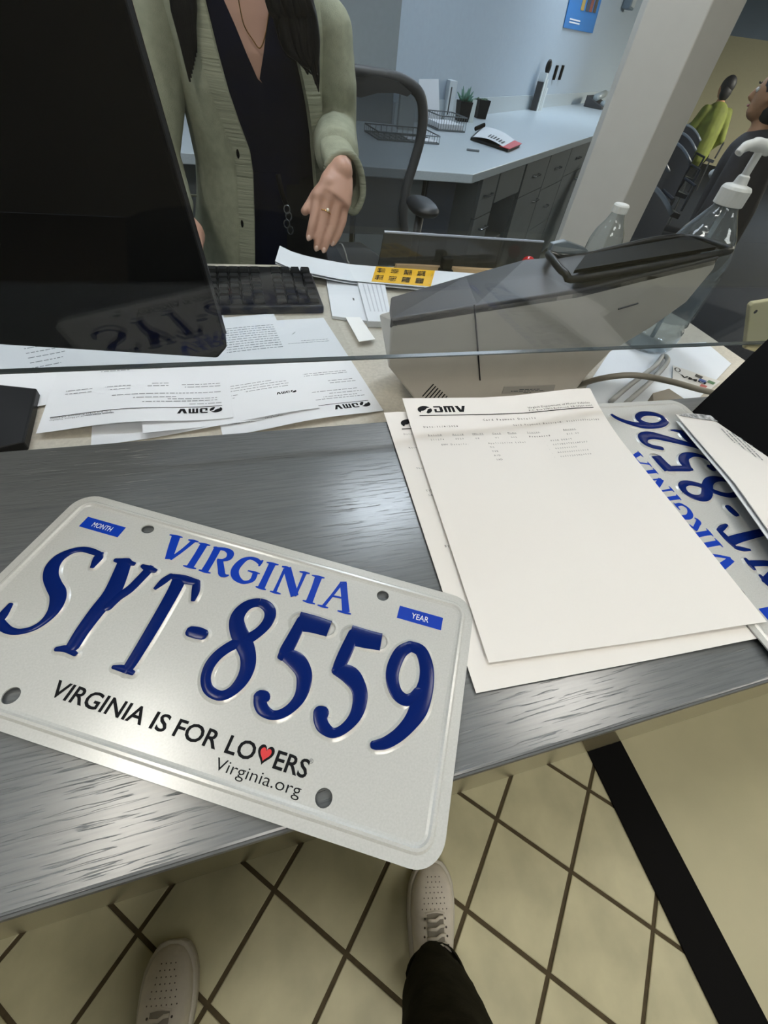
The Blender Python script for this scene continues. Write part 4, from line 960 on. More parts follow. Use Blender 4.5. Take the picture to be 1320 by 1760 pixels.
# clipboard
cq = [wp(808, 241), wp(872, 262), wp(893, 252), wp(828, 222)]
cbd = thing('clipboard', sum(cq, Vector()) / 4, 'clipboard with a white form and a red sheet on the back worktop', 'clipboard')
MB().prism([v + Vector((0, 0, .001)) for v in cq], (0, 0, .012)).build('board', BLACKP, cbd)
rq = [cq[1].lerp(cq[0], .22), cq[1].lerp(cq[0], -.03), cq[2].lerp(cq[3], -.03), cq[2].lerp(cq[3], .22)]
MB().prism([v + Vector((0, 0, .014)) for v in rq], (0, 0, .003)).build('red_sheet', RED, cbd)
pq = [cq[0].lerp(cq[1], .06), cq[0].lerp(cq[1], .86), cq[3].lerp(cq[2], .86), cq[3].lerp(cq[2], .06)]
def pgrid(u, v, dz=0): return pq[0].lerp(pq[1], u).lerp(pq[3].lerp(pq[2], u), v) + Vector((0, 0, .018 + .012 * math.sin(u * PI) + dz))
form = MB().grid(lambda u, v: pgrid(u, v), 10, 4).build('form', PAPER, cbd, smooth=True, solid=.001)
m = MB()
for k in range(6): m.add([pgrid(u, v, .002) for u, v in ((.42 + .09 * k, .12), (.46 + .09 * k, .12), (.47 + .09 * k, .38), (.43 + .09 * k, .38))], [(0, 1, 2, 3)])
m.build('form_blocks', INKG, form)
a = cq[0].lerp(cq[3], .6); MB().tube([a + Vector((-.02, 0, .02)), a + Vector((.05, .03, .04))], .012, 8).build('clip', BLACKM, cbd)
a = wp(802, 259); tag(MB().tube([a + Vector((0, 0, .005)), a + Vector((.07, -.01, .005))], .005, 6).build('pencil', M('grey_pencil', 0x6f757a, .5)), 'short grey pencil lying in front of the clipboard', 'pencil')
# organiser with scissors
c_ = wq(905, 186, .075); og = thing('desk_organizer', c_, 'white organizer holding dark scissors and tools by the backsplash', 'organizer')
for dx, w_, h_, cc in ((-.06, .05, .26, 0xd5dde0), (.0, .05, .22, 0xc5cdd0), (.06, .05, .16, 0xd5dde0)):
    b0_ = c_ + WD * dx; q = [b0_ + WD * a * w_ / 2 + WN * b * .035 for a, b in ((-1, 1), (1, 1), (1, -1), (-1, -1))]
    MB().prism(q, (0, 0, h_)).build('compartment', M('organizer_%x' % cc, cc, .4), og)
MB().prism([c_ + WD * a + WN * b for a, b in ((-.10, .03), (-.085, .03), (-.085, -.03), (-.10, -.03))], (0, 0, .20)).build('side_plate', DGREYP, og)
MB().ball(c_ + WD * .015 + Vector((0, 0, .30)), (.03, .02, .05), 10, 7).build('scissor_handle', BLACKP, og, smooth=True)
MB().tube([c_ + WD * .02 + Vector((0, 0, .2)), c_ + WD * .06 + Vector((0, 0, .30))], .014, 8).build('marker', BLACKP, og)
# telephone and small office machine further along
def wedge(c_, w_, d_, h0, h1):   # along the wall, WN towards the room
    q = [c_ + WD * (-w_/2) + WN * d_/2, c_ + WD * w_/2 + WN * d_/2, c_ + WD * w_/2 - WN * d_/2, c_ + WD * (-w_/2) - WN * d_/2]
    return MB().add(q + [q[0] + Vector((0, 0, h0)), q[1] + Vector((0, 0, h0)), q[2] + Vector((0, 0, h1)), q[3] + Vector((0, 0, h1))], [(3,2,1,0),(4,5,6,7),(0,1,5,4),(1,2,6,5),(2,3,7,6),(3,0,4,7)])
c_ = wq(1000, 180, .26)
am = thing('hole_punch', c_, 'grey wedge-shaped hole punch lying before the telephone', 'hole punch')
wedge(c_, .42, .22, .03, .10).build('base', DGREYP, am, bevel=.005)
MB().tube([c_ + WD * -.2 + Vector((0, 0, .09)), c_ + WD * .22 + Vector((0, 0, .12))], .035, 10).build('lever', M('silver_grey', 0x9aa2a4, .35), am, smooth=True)
MB().tube([c_ + WD * -.18 + WN * .1 + Vector((0, 0, .05)), c_ + WD * .2 + WN * .1 + Vector((0, 0, .05))], .03, 10).build('pressure_bar', M('silver_grey', 0x9aa2a4, .35), am, smooth=True)
c_ = wq(1022, 165, .16)
ph = thing('telephone', c_, 'dark desk telephone with handset near the far end of the worktop', 'telephone')
wedge(c_, .55, .26, .08, .38).build('base', DGREYP, ph, bevel=.008)
MB().tube([c_ + WD * -.24 - WN * .02 + Vector((0, 0, .38)), c_ + WD * .0 - WN * .02 + Vector((0, 0, .42)), c_ + WD * .26 - WN * .02 + Vector((0, 0, .40))], [.04, .028, .04], 10).build('handset', BLACKP, ph, smooth=True)
MB().prism([c_ + WD * a + WN * b + Vector((0, 0, z)) for a, b, z in ((-.15, .02, .245), (.2, .02, .245), (.2, -.05, .325), (-.15, -.05, .325))], (0, 0, .012)).build('display', M('pale_display', 0xaeb8b6, .3), ph)
for i in range(4):
    for j in range(3):
        q = c_ + WD * (-.12 + .09 * i) + WN * (.10 - .035 * j) + Vector((0, 0, .13 + .04 * j)); MB().box(q - Vector((.02, .012, 0)), q + Vector((.02, .012, .012))).build('key', BLACKP, ph)
c_ = wq(1052, 165, .28)
sp = thing('tape_dispenser', c_, 'dark tape dispenser right of the telephone', 'tape dispenser')
wedge(c_, .4, .16, .08, .2).build('base', DGREYP, sp, bevel=.006)
MB().tube([c_ + WD * -.05 + WN * .06 + Vector((0, 0, .2)), c_ + WD * -.05 - WN * .03 + Vector((0, 0, .2))], .11, 20).build('tape_roll', M('grey_tape', 0x8a9294, .4), sp)
# wall slots, flyer, wall box
def on_wall(px, py):   # ray meets the diagonal wall
    d = ray(px, py); o_ = Vector((0, 0, CAMZ)); t = (W0 - o_).dot(WN) / d.dot(WN); return o_ + d * t + WN * .004
for k, (x, lab) in enumerate(((955, 'left one of two black slots in the blue wall'), (965, 'right one of two black slots in the blue wall'))):
    a, b = on_wall(x + 2, 112), on_wall(x - 4, 137)
    b.x, b.y = a.x, a.y
    tag(MB().prism([a - WD * .03, a + WD * .03, b + WD * .03, b - WD * .03], WN * .012).build('wall_slot', BLACKM), lab, 'wall slot')
q = [on_wall(967, 47), on_wall(1017, 57), on_wall(1035, -10), on_wall(982, -20)]
fly = thing('flyer', sum(q, Vector()) / 4, 'blue flyer with small figures on the pale blue wall', 'poster')
MB().prism(q, WN * .006).build('sheet', M('flyer_blue', 0x2f7cc4, .5), fly)
for k, (u, cc) in enumerate(((.42, 0xb59a52), (.58, 0x3f4a58), (.7, 0x8a4a3c), (.84, 0x4d463c))):
    a = q[0].lerp(q[1], u); b = q[3].lerp(q[2], u); p0, p1 = a.lerp(b, .52), a.lerp(b, .98); d_ = (q[1] - q[0]) * .05
    MB().prism([v + WN * .008 for v in (p0 - d_, p0 + d_, p1 + d_, p1 - d_)], WN * .002).build('printed_figure', M('flyer_ink_%d' % k, cc, .6), fly)
a, b = q[0].lerp(q[1], .12), q[0].lerp(q[1], .45); o_ = (q[3] - q[0])
for k in (.16, .24): MB().prism([v + WN * .0075 for v in (a + o_ * k, b + o_ * k, b + o_ * (k + .04), a + o_ * (k + .04))], WN * .001).build('printed_line', WHITEP, fly)
a = on_wall(1075, 2); wbx = thing('wall_dispenser', a, 'small grey box fixed high on the blue wall', 'wall box')
MB().prism([a + WD * s_ + Vector((0, 0, z)) for s_, z in ((-.12, -.06), (.12, -.06), (.12, .2), (-.12, .2))], WN * .1).build('box', M('wall_box_grey', 0x6f7f8c, .5), wbx, bevel=.01)
MB().prism([a + WN * .101 + WD * s_ + Vector((0, 0, z)) for s_, z in ((-.1, -.04), (.1, -.04), (.1, .03), (-.1, .03))], WN * .004).build('cover', M('wall_box_light', 0xb8c0c4, .4), wbx)

# ------------------------------------------------------------------ people
SKIN = M('warm_skin', 0xb98f7b, .5, spec=.4, noise=(25, .06))
SKIND = M('tan_skin', 0xa67a58, .55, noise=(25, .06))
HAIRM = M('black_hair', 0x040508, .5, spec=.15, bump=((300, 300, 30), .2))
KNIT = M('sage_green_knit', 0x989a86, .9, spec=.1, noise=((70, 70, 70), .10), bump=((420, 420, 620), .5, .002))
KNITR = M('ribbed_sage_knit', 0x999b88, .9, spec=.1, noise=((6, 6, 230), .14), bump=((10, 10, 250), .9, .004))
NAVYC = M('navy_jersey', 0x070b1f, .85, spec=.05, noise=(12, .25))
DARKC = M('charcoal_cloth', 0x161719, .85, spec=.1, noise=(20, .2))
OLIVEC = M('black_olive_cloth', 0x24231a, .9, spec=.1, noise=(30, .3), bump=(150, .2))
def remesh(o, vox, smooth=6, fac=.5):
    r = o.modifiers.new('remesh', 'REMESH'); r.mode = 'VOXEL'; r.voxel_size = vox; r.use_smooth_shade = True
    if smooth:
        q = o.modifiers.new('smooth', 'SMOOTH'); q.factor = fac; q.iterations = smooth
def oval(c, a, b, n=40): return [Vector((c[0] + a * math.cos(2 * PI * k / n), c[1] + b * math.sin(2 * PI * k / n), c[2])) for k in range(n)]
def limb(mb, pts, r_, n=12):
    mb.tube(pts, r_, n); mb.ball(pts[0], r_[0], 12, 8); mb.ball(pts[-1], r_[-1], 12, 8)
    for q, rr in zip(pts[1:-1], r_[1:-1]): mb.ball(q, rr * .99, 12, 8)
def face(mb, c, k, fwd):
    """skull, jaw, nose, ears; fwd is the facing angle"""
    R_ = Matrix.Rotation(fwd, 3, 'Z'); f_ = lambda x, y, z: Vector(c) + R_ @ Vector((x * k, y * k, z * k))
    mb.ball(c, (.076 * k, .092 * k, .108 * k), 24, 16); mb.ball(f_(0, -.028, -.062), (.052 * k, .058 * k, .050 * k), 18, 12)
    mb.tube([f_(0, -.086, .018), f_(0, -.104, -.022), f_(0, -.088, -.030)], [.010 * k, .014 * k, .012 * k], 10)
    for s_ in (-1, 1):
        mb.ball(f_(.077 * s_, .006, -.008), (.012 * k, .02 * k, .03 * k), 10, 8)
    return f_
def face_parts(root, f_, k):
    for s_ in (-1, 1):
        e = MB().ball(f_(.030 * s_, -.0745, .012), .0115 * k, 12, 8).build('eye', M('eye_white', 0xd8d4cc, .2), root, smooth=True)
        MB().ball(f_(.030 * s_, -.0805, .012), .0062 * k, 10, 6).build('iris', M('dark_iris', 0x20140c, .2), e, smooth=True)
        MB().tube([f_(.016 * s_, -.088, .036), f_(.032 * s_, -.087, .041), f_(.046 * s_, -.078, .036)], .0032 * k, 6).build('eyebrow', HAIRM, root)
    MB().tube([f_(-.022, -.080, -.055), f_(0, -.089, -.053), f_(.022, -.080, -.055)], [.003 * k, .0065 * k, .003 * k], 8).build('lips', M('lips', 0x94534c, .4), root, smooth=True)

# ---- the woman behind the desk
WX, WY = .075, 1.385
wm = thing('person', (WX, WY, 0), 'woman in sage green cardigan and navy V-neck top standing behind the glass', 'person')
prof = [(.80, .165, .115), (.90, .160, .112), (1.00, .138, .100), (1.06, .132, .098), (1.13, .140, .108), (1.20, .146, .118), (1.26, .150, .108), (1.31, .158, .088), (1.345, .150, .070), (1.37, .105, .058), (1.385, .062, .052), (1.41, .050, .050), (1.47, .047, .050)]
def tor(z, e=0):
    a = lerp([(p_[0], p_[1]) for p_ in prof], z) + e; b = lerp([(p_[0], p_[2]) for p_ in prof], z) + e
    return a, b
def torpt(th, z, e=0):
    a, b = tor(z, e); return Vector((WX + a * math.cos(th), WY + b * math.sin(th), z))
m = MB().rings([oval((WX, WY, z), a, b) for z, a, b in prof])
hc = Vector((WX + .0, WY - .03, 1.57)); f_ = face(m, hc, 1.0, 0)
sh_r = Vector((WX + .155, WY + .005, 1.315)); sh_l = Vector((WX - .155, WY + .005, 1.315))
el_r = Y(572, 232, 1.36); wr_r = Y(586, 296, 1.085)
limb(m, [sh_r, el_r, wr_r], [.046, .037, .025])
el_l = Vector((WX - .235, 1.32, 1.09)); wr_l = Vector((WX - .20, 1.10, 1.03))
limb(m, [sh_l, el_l, wr_l], [.046, .037, .025])
limb(m, [wr_l, wr_l + Vector((.03, -.08, -.015)), wr_l + Vector((.04, -.14, -.03))], [.024, .03, .012])
for s_ in (-1, 1):
    limb(m, [(WX + .085 * s_, WY, .84), (WX + .09 * s_, WY - .01, .47), (WX + .095 * s_, WY + .01, .09)], [.083, .055, .038])
    limb(m, [(WX + .095 * s_, WY + .02, .05), (WX + .10 * s_, WY - .13, .035)], [.042, .032])
# hand: palm wedge, four fingers, thumb
kn = [Y(545, 338, 1.04), Y(563, 343, 1.04), Y(581, 345, 1.045), Y(595, 346, 1.055)]
m.tube([wr_r, wr_r.lerp(kn[1].lerp(kn[2], .5), .45), kn[1].lerp(kn[2], .5)], [.028, .036, .038], 16, flat=.50, up=(.15, -.8, .6))
for a in kn: limb(m, [wr_r.lerp(kn[1].lerp(kn[2], .5), .25), a], [.018, .0125])
FING = [[(541, 368, 1.022), (535, 392, 1.008), (531, 408, 1.004)], [(555, 385, 1.018), (547, 412, 1.004), (544, 426, 1.000)], [(572, 388, 1.022), (562, 414, 1.006), (557, 429, 1.002)], [(589, 382, 1.035), (580, 406, 1.020), (572, 419, 1.014)]]
tips = []
for a, ch, r_ in zip(kn, FING, (.0095, .0098, .0094, .0082)):
    pts = [a] + [Y(*q) for q in ch]; limb(m, pts, [r_ * 1.05, r_, r_ * .9, r_ * .76], 12); tips.append((pts[-2], pts[-1]))
th_ = [Y(563, 318, 1.055), Y(543, 337, 1.055), Y(533, 352, 1.045), Y(524, 363, 1.035)]
limb(m, th_, [.016, .0125, .0105, .0088], 12)
bd_ = m.build('body', SKIN, wm, smooth=True); remesh(bd_, .0030, 5)
for (a, b) in tips:
    d = (b - a).normalized(); nrm = Vector((0, -.72, .69)); nrm = (nrm - d * nrm.dot(d)).normalized(); sd = d.cross(nrm)
    c_ = b + nrm * .0070 + d * .001
    MB().rings([[c_ + d * (.0062 * k * math.sin(t)) + sd * (.0042 * k * math.cos(t)) + nrm * h_ for t in [2 * PI * i / 12 for i in range(12)]] for k, h_ in ((1, -.002), (.9, .0004))]).build('fingernail', M('pale_nail', 0xd6b5a6, .25), wm, smooth=True)
rc_ = kn[1].lerp(Y(555, 385, 1.018), .52); rd = (Y(555, 385, 1.018) - kn[1]).normalized(); ux = rd.orthogonal().normalized(); uy = rd.cross(ux)
rg = MB().tube([rc_ + ux * .0108 * math.cos(t) + uy * .0108 * math.sin(t) for t in [2 * PI * k / 24 for k in range(24)]], .0013, 8, closed=True).build('ring', GOLD, wm, smooth=True)
MB().ball(rc_ + Vector((.004, -.009, .007)), .0032, 8, 6).build('ring_stone', M('pale_stone', 0xf0e6d2, .1), rg, smooth=True)
face_parts(wm, f_, 1.0)
# navy top with V neck, exact edges along the neckline
FYT = 1.262
vL = [(lambda q: (q.z, q.x))(Y(x, y, FYT)) for x, y in ((444, 138), (425, 95), (405, 45), (385, 0), (372, -40))]
vR = [(lambda q: (q.z, q.x))(Y(x, y, FYT)) for x, y in ((446, 138), (453, 95), (460, 45), (468, 0), (478, -40))]
def th_at(x, z, e): a, b = tor(z, e); return -math.acos(max(-1, min(1, (x - WX) / a)))
def shell(name, mat, e, edgeR, edgeL, zbot, ztop, nz=60, nt=90, th=.002, parent=wm):
    """cloth wrapped round the torso from the right front edge, behind, to the left front edge"""
    vs = []
    for i in range(nz + 1):
        row = []
        t = i / nz; zz = zbot + (ztop - zbot) * t
        for j in range(nt + 1):
            row.append((j / nt, t))
        for u, t in row:
            z = zz
            a0_ = th_at(edgeR(z), z, e); a1_ = -2 * PI + 2 * PI + (2 * PI + th_at(edgeL(z), z, e)) if True else 0
            th_v = a0_ + (a1_ - a0_) * u
            vs.append(torpt(th_v, z, e + .0025 * math.sin(7 * th_v + 9 * z)))
    fs = [(i * (nt + 1) + j, i * (nt + 1) + j + 1, (i + 1) * (nt + 1) + j + 1, (i + 1) * (nt + 1) + j) for i in range(nz) for j in range(nt)]
    return MB().add(vs, fs).build(name, mat, parent, smooth=True, solid=th)
zv = vL[0][0]
shell('navy_top', NAVYC, .006, lambda z: WX + .012 if z < zv else lerp(vR, z), lambda z: WX + .012 if z < zv else lerp(vL, z), 1.045, 1.372)
MB().add([torpt(th_at(Y(x, y, FYT).x, max(.86, Y(x, y, FYT).z), .008), max(.86, Y(x, y, FYT).z), .008) for y in (300, 330, 360, 390, 420, 450, 480) for x in (405, 428, 450, 472, 494)], [(i * 5 + j, i * 5 + j + 1, i * 5 + j + 6, i * 5 + j + 5) for i in range(6) for j in range(4)]).build('navy_tunic_tail', NAVYC, wm, smooth=True, solid=.003)
m = MB().rings([oval((WX, WY, z), *[q + .007 for q in tor(z)]) for z in (.80, .86, .92, .98, 1.02, 1.06)])
for s_ in (-1, 1): limb(m, [(WX + .085 * s_, WY, .83), (WX + .09 * s_, WY - .01, .47), (WX + .095 * s_, WY + .01, .12)], [.092, .066, .062])
o = m.build('trousers', DARKC, wm, smooth=True); remesh(o, .008, 4)
for s_ in (-1, 1): o = MB().rings([oval((WX + .097 * s_, WY - .05, z), a, b, 20) for z, a, b in ((0, .05, .13), (.03, .052, .132), (.06, .045, .115), (.085, .04, .05))]).build('shoe', BLACKM, wm, smooth=True)
# cardigan
cL = [(lambda q: (q.z, q.x))(Y(x, y, FYT - .01)) for x, y in ((440, 470), (439, 380), (436, 300), (430, 262), (412, 215), (393, 160), (375, 95), (352, 0), (345, -40))]
cR = [(lambda q: (q.z, q.x))(Y(x, y, FYT - .01)) for x, y in ((550, 470), (549, 380), (545, 300), (540, 240), (532, 190), (522, 140), (508, 80), (492, 0), (485, -40))]
CE = .019
o = shell('cardigan', KNIT, CE, lambda z: lerp(cR, z), lambda z: WX, 1.03, 1.378, th=.005)
bpy.data.objects.remove(o)
def half(name, right, zb):
    vs = []; nz, nt = 70, 56
    for i in range(nz + 1):
        z = zb + (1.376 - zb) * i / nz
        ed_ = th_at((lerp(cR, z) if right else lerp(cL, z)), z, CE)
        for j in range(nt + 1):
            u = j / nt
            a = ed_ + (PI / 2 - ed_) * u if right else ed_ + (-1.5 * PI - ed_) * u
            fl_ = .012 * max(0, (1.12 - z)) / .25
            vs.append(torpt(a, z, CE + .004 * math.sin(5 * a + 6 * z) * (0 if u < .08 else 1) + fl_))
    return MB().add(vs, [(i * (nt + 1) + j, i * (nt + 1) + j + 1, (i + 1) * (nt + 1) + j + 1, (i + 1) * (nt + 1) + j) for i in range(nz) for j in range(nt)]).build(name, KNIT, wm, smooth=True, solid=.005)
cd_l = half('cardigan_front', False, .84); cd_r = half('cardigan_front', True, 1.0)
def bandm(tab, sgn, zb, par):
    vs = []; nz, nt = 60, 4; W_ = .034
    for i in range(nz + 1):
        z = zb + (1.372 - zb) * i / nz
        x0 = lerp(tab, z)
        for j in range(nt + 1):
            x = x0 + sgn * W_ * j / nt; vs.append(torpt(th_at(x, z, CE), z, CE + .0045 + (.012 * max(0, (1.12 - z)) / .25)))
    return MB().add(vs, [(i * (nt + 1) + j, i * (nt + 1) + j + 1, (i + 1) * (nt + 1) + j + 1, (i + 1) * (nt + 1) + j) for i in range(nz) for j in range(nt)]).build('ribbed_band', KNITR, par, smooth=True, solid=.004)
bl2 = bandm(cL, -1, .845, cd_l); bandm(cR, 1, 1.005, cd_r)
for x, y in ((411, 267), (420, 387)):
    q = Y(x, y, FYT - .012); c_ = torpt(th_at(q.x, q.z, CE), q.z, CE + .0052 + .012 * max(0, 1.12 - q.z) / .25)
    MB().ball(c_, (.0035, .0016, .0085), 10, 8).build('buttonhole', BLACKM, cd_l, smooth=True)
q = Y(342, 366, FYT - .012); c_ = torpt(th_at(q.x, q.z, CE), q.z, CE + .006 + .004)
MB().tube([c_ + Vector((-.03, .004, 0)), c_ + Vector((.012, 0, 0))], .003, 6).build('pocket_edge', KNITR, cd_l)
# sleeves
m = MB(); w0 = wr_r.lerp(el_r, .10)
limb(m, [sh_r + Vector((-.03, 0, .0)), sh_r + Vector((.012, 0, -.02)), el_r.lerp(sh_r, .45) + Vector((.012, 0, 0)), el_r + Vector((.004, .01, .0)), w0.lerp(el_r, .35)], [.058, .062, .057, .058, .050])
o = m.build('sleeve', KNIT, wm, smooth=True); remesh(o, .006, 8)
cu = [Y(x, y, yy) for x, y, yy in ((562, 288, 1.10), (572, 270, 1.10), (592, 262, 1.11), (610, 272, 1.12), (621, 300, 1.13), (623, 335, 1.13), (612, 362, 1.12), (600, 360, 1.13), (590, 330, 1.15), (570, 310, 1.14))]
cen = sum(cu, Vector()) / len(cu)
ring0 = [Vector(q) for q in spline([tuple(v) for v in cu], 4, True)]
elc = w0.lerp(el_r, .55); N_ = len(ring0)
back = []
for q in ring0:
    d = q - cen; back.append(elc + Vector((d.x * .9, d.y + .02, d.z * .9)))
mid = [a.lerp(b, .35) + (a - cen) * .12 for a, b in zip(ring0, back)]
inn = [a + (cen - a) * .25 + Vector((0, .03, .01)) for a in ring0]
MB().rings([inn, ring0, mid, back], False, False).build('cuff_sleeve', KNIT, wm, smooth=True, solid=.003)
MB().tube(ring0, .0075, 8, closed=True).build('cuff', KNITR, wm, smooth=True)
m = MB(); limb(m, [sh_l + Vector((.03, 0, 0)), sh_l + Vector((-.012, 0, -.02)), el_l, wr_l.lerp(el_l, .12)], [.058, .062, .056, .046])
o = m.build('sleeve', KNIT, wm, smooth=True); remesh(o, .008, 6)
# hair: cap plus long strands falling over the front
m = MB(); m.ball(hc + Vector((0, .018, .022)), (.088, .098, .108), 20, 12)
m.rings([oval((hc.x, hc.y + .055, z), a, b, 20) for z, a, b in ((1.60, .09, .06), (1.5, .10, .05), (1.40, .11, .04), (1.32, .11, .03))])
o = m.build('hair', HAIRM, wm, smooth=True)
rnd = random.Random(3); m = MB()
for k in range(26):
    t = k / 25; j = lambda s_: rnd.uniform(-s_, s_)
    x0 = 462 + 62 * t; e = 112 + 46 * t * t + j(16)
    yy = 1.222 + j(.010)
    pts = [hc + Vector((.07 + j(.01), -.02, .0)), Y(x0, -30, yy), Y(x0 + 14 + j(4), 30, yy), Y(490 + 52 * t + j(4), 80, yy - .004), Y(508 + 38 * t + j(4), 100 + 18 * t, yy - .006), Y(527 + 19 * t + j(5), e, yy - .004)]
    m.tube(spline([tuple(v) for v in pts], 4), [.010] * 12 + [.009, .008, .007, .006, .005, .004, .003, .002, .0008], 6)
m.build('hair_lock', HAIRM, wm, smooth=True)
m = MB()
for k in range(8): m.tube(spline([tuple(v) for v in (hc + Vector((-.075, -.02, .0)), Vector((WX - .09 - .003 * k, WY - .06, 1.42)), Vector((WX - .105 - .004 * k, WY - .10, 1.33)), Vector((WX - .11 - .003 * k, WY - .115, 1.25 - .006 * k)))], 4), [.011] * 10 + [.006, .004, .002], 7)
m.build('hair_lock', HAIRM, wm, smooth=True)
a = [Y(x, y, 1.285) for x, y in ((408, -10), (418, 40), (434, 68), (446, 82))] + [Y(455, 60, 1.285), Y(462, 20, 1.29)]
MB().tube(spline([tuple(v - Vector((0, .012, 0))) for v in a], 6), .0011, 6).build('necklace', GOLD, wm)
ly = [Y(x, y, 1.235) for x, y in ((478, 300), (484, 330), (492, 352))]
lan = MB().tube(ly, .006, 8).build('lanyard', BLACKM, wm, smooth=True)
for k, (x, y) in enumerate(((493, 360), (496, 372), (493, 385), (499, 396))):
    q = Y(x, y, 1.23); MB().tube([q + Vector((.007 * math.cos(t), 0, .009 * math.sin(t))) for t in [2 * PI * i / 12 for i in range(12)]], .0015, 6, closed=True).build('key_link', CHROME, lan)

# ---- the one who looks down at the ledge: legs and white shoes
me_ = thing('person', (-.06, -.30, 0), 'person looking down in dark trousers and white perforated sneakers', 'person')
SHOE = M('white_leather', 0xdad4ca, .55, spec=.3, noise=(60, .05)); SOLE = M('off_white_sole', 0xc4c0b6, .6)
PERF = M('perforation', 0x55504a, .8); LACE = M('white_lace', 0xdcd6ca, .8, bump=(900, .4))
def shoe(toe, heel, side):
    toe, heel = Vector(toe), Vector(heel); ax = toe - heel; ax.z = 0; Ln = ax.length; ax.normalize(); lt = Vector((ax.y, -ax.x, 0))   # lt = right
    out_ = lt * side
    def sec(t): return [lerp(tb, t) for tb in ([(0, .026), (.05, .033), (.2, .037), (.4, .037), (.6, .045), (.74, .050), (.86, .046), (.94, .036), (.985, .022), (1, .010)], [(0, .090), (.15, .105), (.3, .100), (.45, .088), (.6, .076), (.75, .064), (.88, .056), (.95, .046), (1, .032)], [(0, 0), (.4, .002), (.7, -.004), (1, -.012)])]
    T_ = [0, .015, .05, .12, .2, .3, .4, .5, .6, .7, .78, .86, .92, .96, .985, 1]
    rg = []
    for t in T_:
        hw, hz, o_ = sec(t); c_ = heel + ax * Ln * t - out_ * o_; rg.append([c_ + lt * (hw * math.copysign(abs(math.cos(a)) ** .75, math.cos(a))) + Vector((0, 0, .022 + (hz - .022) * max(0, math.sin(a)) ** .7)) for a in [PI * k / 18 for k in range(19)]])
    sh_ = thing_part = MB().rings(rg).build('shoe', SHOE, me_, smooth=True)
    sr_ = []
    for z, e in ((0, .004), (.004, .006), (.024, .0065), (.030, .003)):
        L_ = []; 
        for t in T_: hw, hz, o_ = sec(t); L_.append(heel + ax * (Ln * t + (t - .5) * .012) - out_ * o_ + lt * (hw + e) + Vector((0, 0, z)))
        for t in T_[::-1]: hw, hz, o_ = sec(t); L_.append(heel + ax * (Ln * t + (t - .5) * .012) - out_ * o_ - lt * (hw + e) + Vector((0, 0, z)))
        sr_.append(L_)
    MB().rings(sr_).build('sole', SOLE, sh_, bevel=.002)
    def top(t, w_, dz=0):
        hw, hz, o_ = sec(t); s_ = max(-1, min(1, w_ / hw)); a = math.acos(math.copysign(abs(s_) ** (1 / .75), s_))
        return heel + ax * Ln * t - out_ * o_ + lt * w_ + Vector((0, 0, .022 + (hz - .022) * math.sin(a) ** .7 + dz))
    n_ = lambda t: Vector((0, 0, 1))
    m = MB()
    for r_ in range(7):
        t = .735 + .030 * r_; k = 7 if r_ % 2 == 0 else 6; k -= r_ // 2
        for i in range(k):
            w_ = (i - (k - 1) / 2) * .0092; q = top(t, w_); m.ball(q, (.0013, .0013, .0007), 6, 4)
    pf = m.build('perforations', PERF, sh_); pf['kind'] = 'stuff'
    MB().grid(lambda u, v: top(.40 + .315 * u, (v - .5) * .036, .002), 8, 4).build('tongue', M('grey_tongue', 0x8f8a80, .8), sh_, smooth=True, solid=.002)  # tongue set darker and greyer than the leather
    for i in range(7):
        t = .685 - .045 * i; w_ = .018 + .0012 * i
        pts = [top(t + .008 * (1 if s2 > 0 else -1), w_ * s2, .004 + .003 * (1 - s2 * s2)) for s2 in (-1, -.5, 0, .5, 1)]
        MB().tube(pts, .0032, 7, flat=.55).build('lace', LACE, sh_, smooth=True)
        for s2 in (-1, 1): MB().ball(top(t, (w_ + .0045) * s2, .0006), (.0022, .0022, .001), 8, 5).build('eyelet', PERF, sh_)
    MB().tube([top(.722 - .01 * abs(v), .021 * v, .001) for v in (-1, -.5, 0, .5, 1)], .0022, 6).build('toe_seam', SHOE, sh_)
    return sh_
shoe((.240, -.052, 0), (.168, -.345, 0), 1)
shoe((-.312, -.040, 0), (-.375, -.335, 0), -1)
def leg(c, e):
    return [oval(q, a, b, 28) for q, a, b in c]
trr = [((.190, -.262, .052), .066, .088), ((.185, -.264, .10), .067, .087), ((.165, -.272, .20), .078, .088), ((.128, -.292, .40), .088, .095), ((.10, -.315, .60), .096, .102), ((.08, -.35, .85), .108, .115)]
tll = [((-.348, -.272, .052), .068, .078), ((-.345, -.28, .12), .072, .080), ((-.33, -.29, .25), .080, .085), ((-.29, -.31, .45), .092, .098), ((-.24, -.335, .62), .102, .105), ((-.16, -.36, .85), .115, .115)]
m = MB(); m.rings(leg([(q, a - .04, b - .04) for q, a, b in trr], 0)); m.rings(leg([(q, a - .038, b - .038) for q, a, b in tll], 0)); m.rings([oval((-.02, -.36, z), a, b, 28) for z, a, b in ((.82, .18, .09), (.92, .17, .10), (1.02, .15, .10))])
o = m.build('body', SKIN, me_, smooth=True); remesh(o, .012, 4)
def trouser(c):
    rg = []
    for i in range(22):
        t = i / 21 * (len(c) - 1); k = min(int(t), len(c) - 2); u = t - k
        q = Vector(c[k][0]).lerp(Vector(c[k + 1][0]), u); a = c[k][1] + (c[k + 1][1] - c[k][1]) * u; b = c[k][2] + (c[k + 1][2] - c[k][2]) * u
        rg.append([Vector((q.x + (a + .005 * math.sin(4 * p_ + 3 * t) * min(1, t)) * math.cos(p_), q.y + (b + .005 * math.sin(3 * p_ - 4 * t)) * math.sin(p_), q.z + (.022 * math.sin(p_) if i == 0 else 0) + (.015 * max(0, math.cos(p_ - .9)) if i == 0 else 0))) for p_ in [2 * PI * s_ / 40 for s_ in range(40)]])
    return MB().rings(rg, False, False)
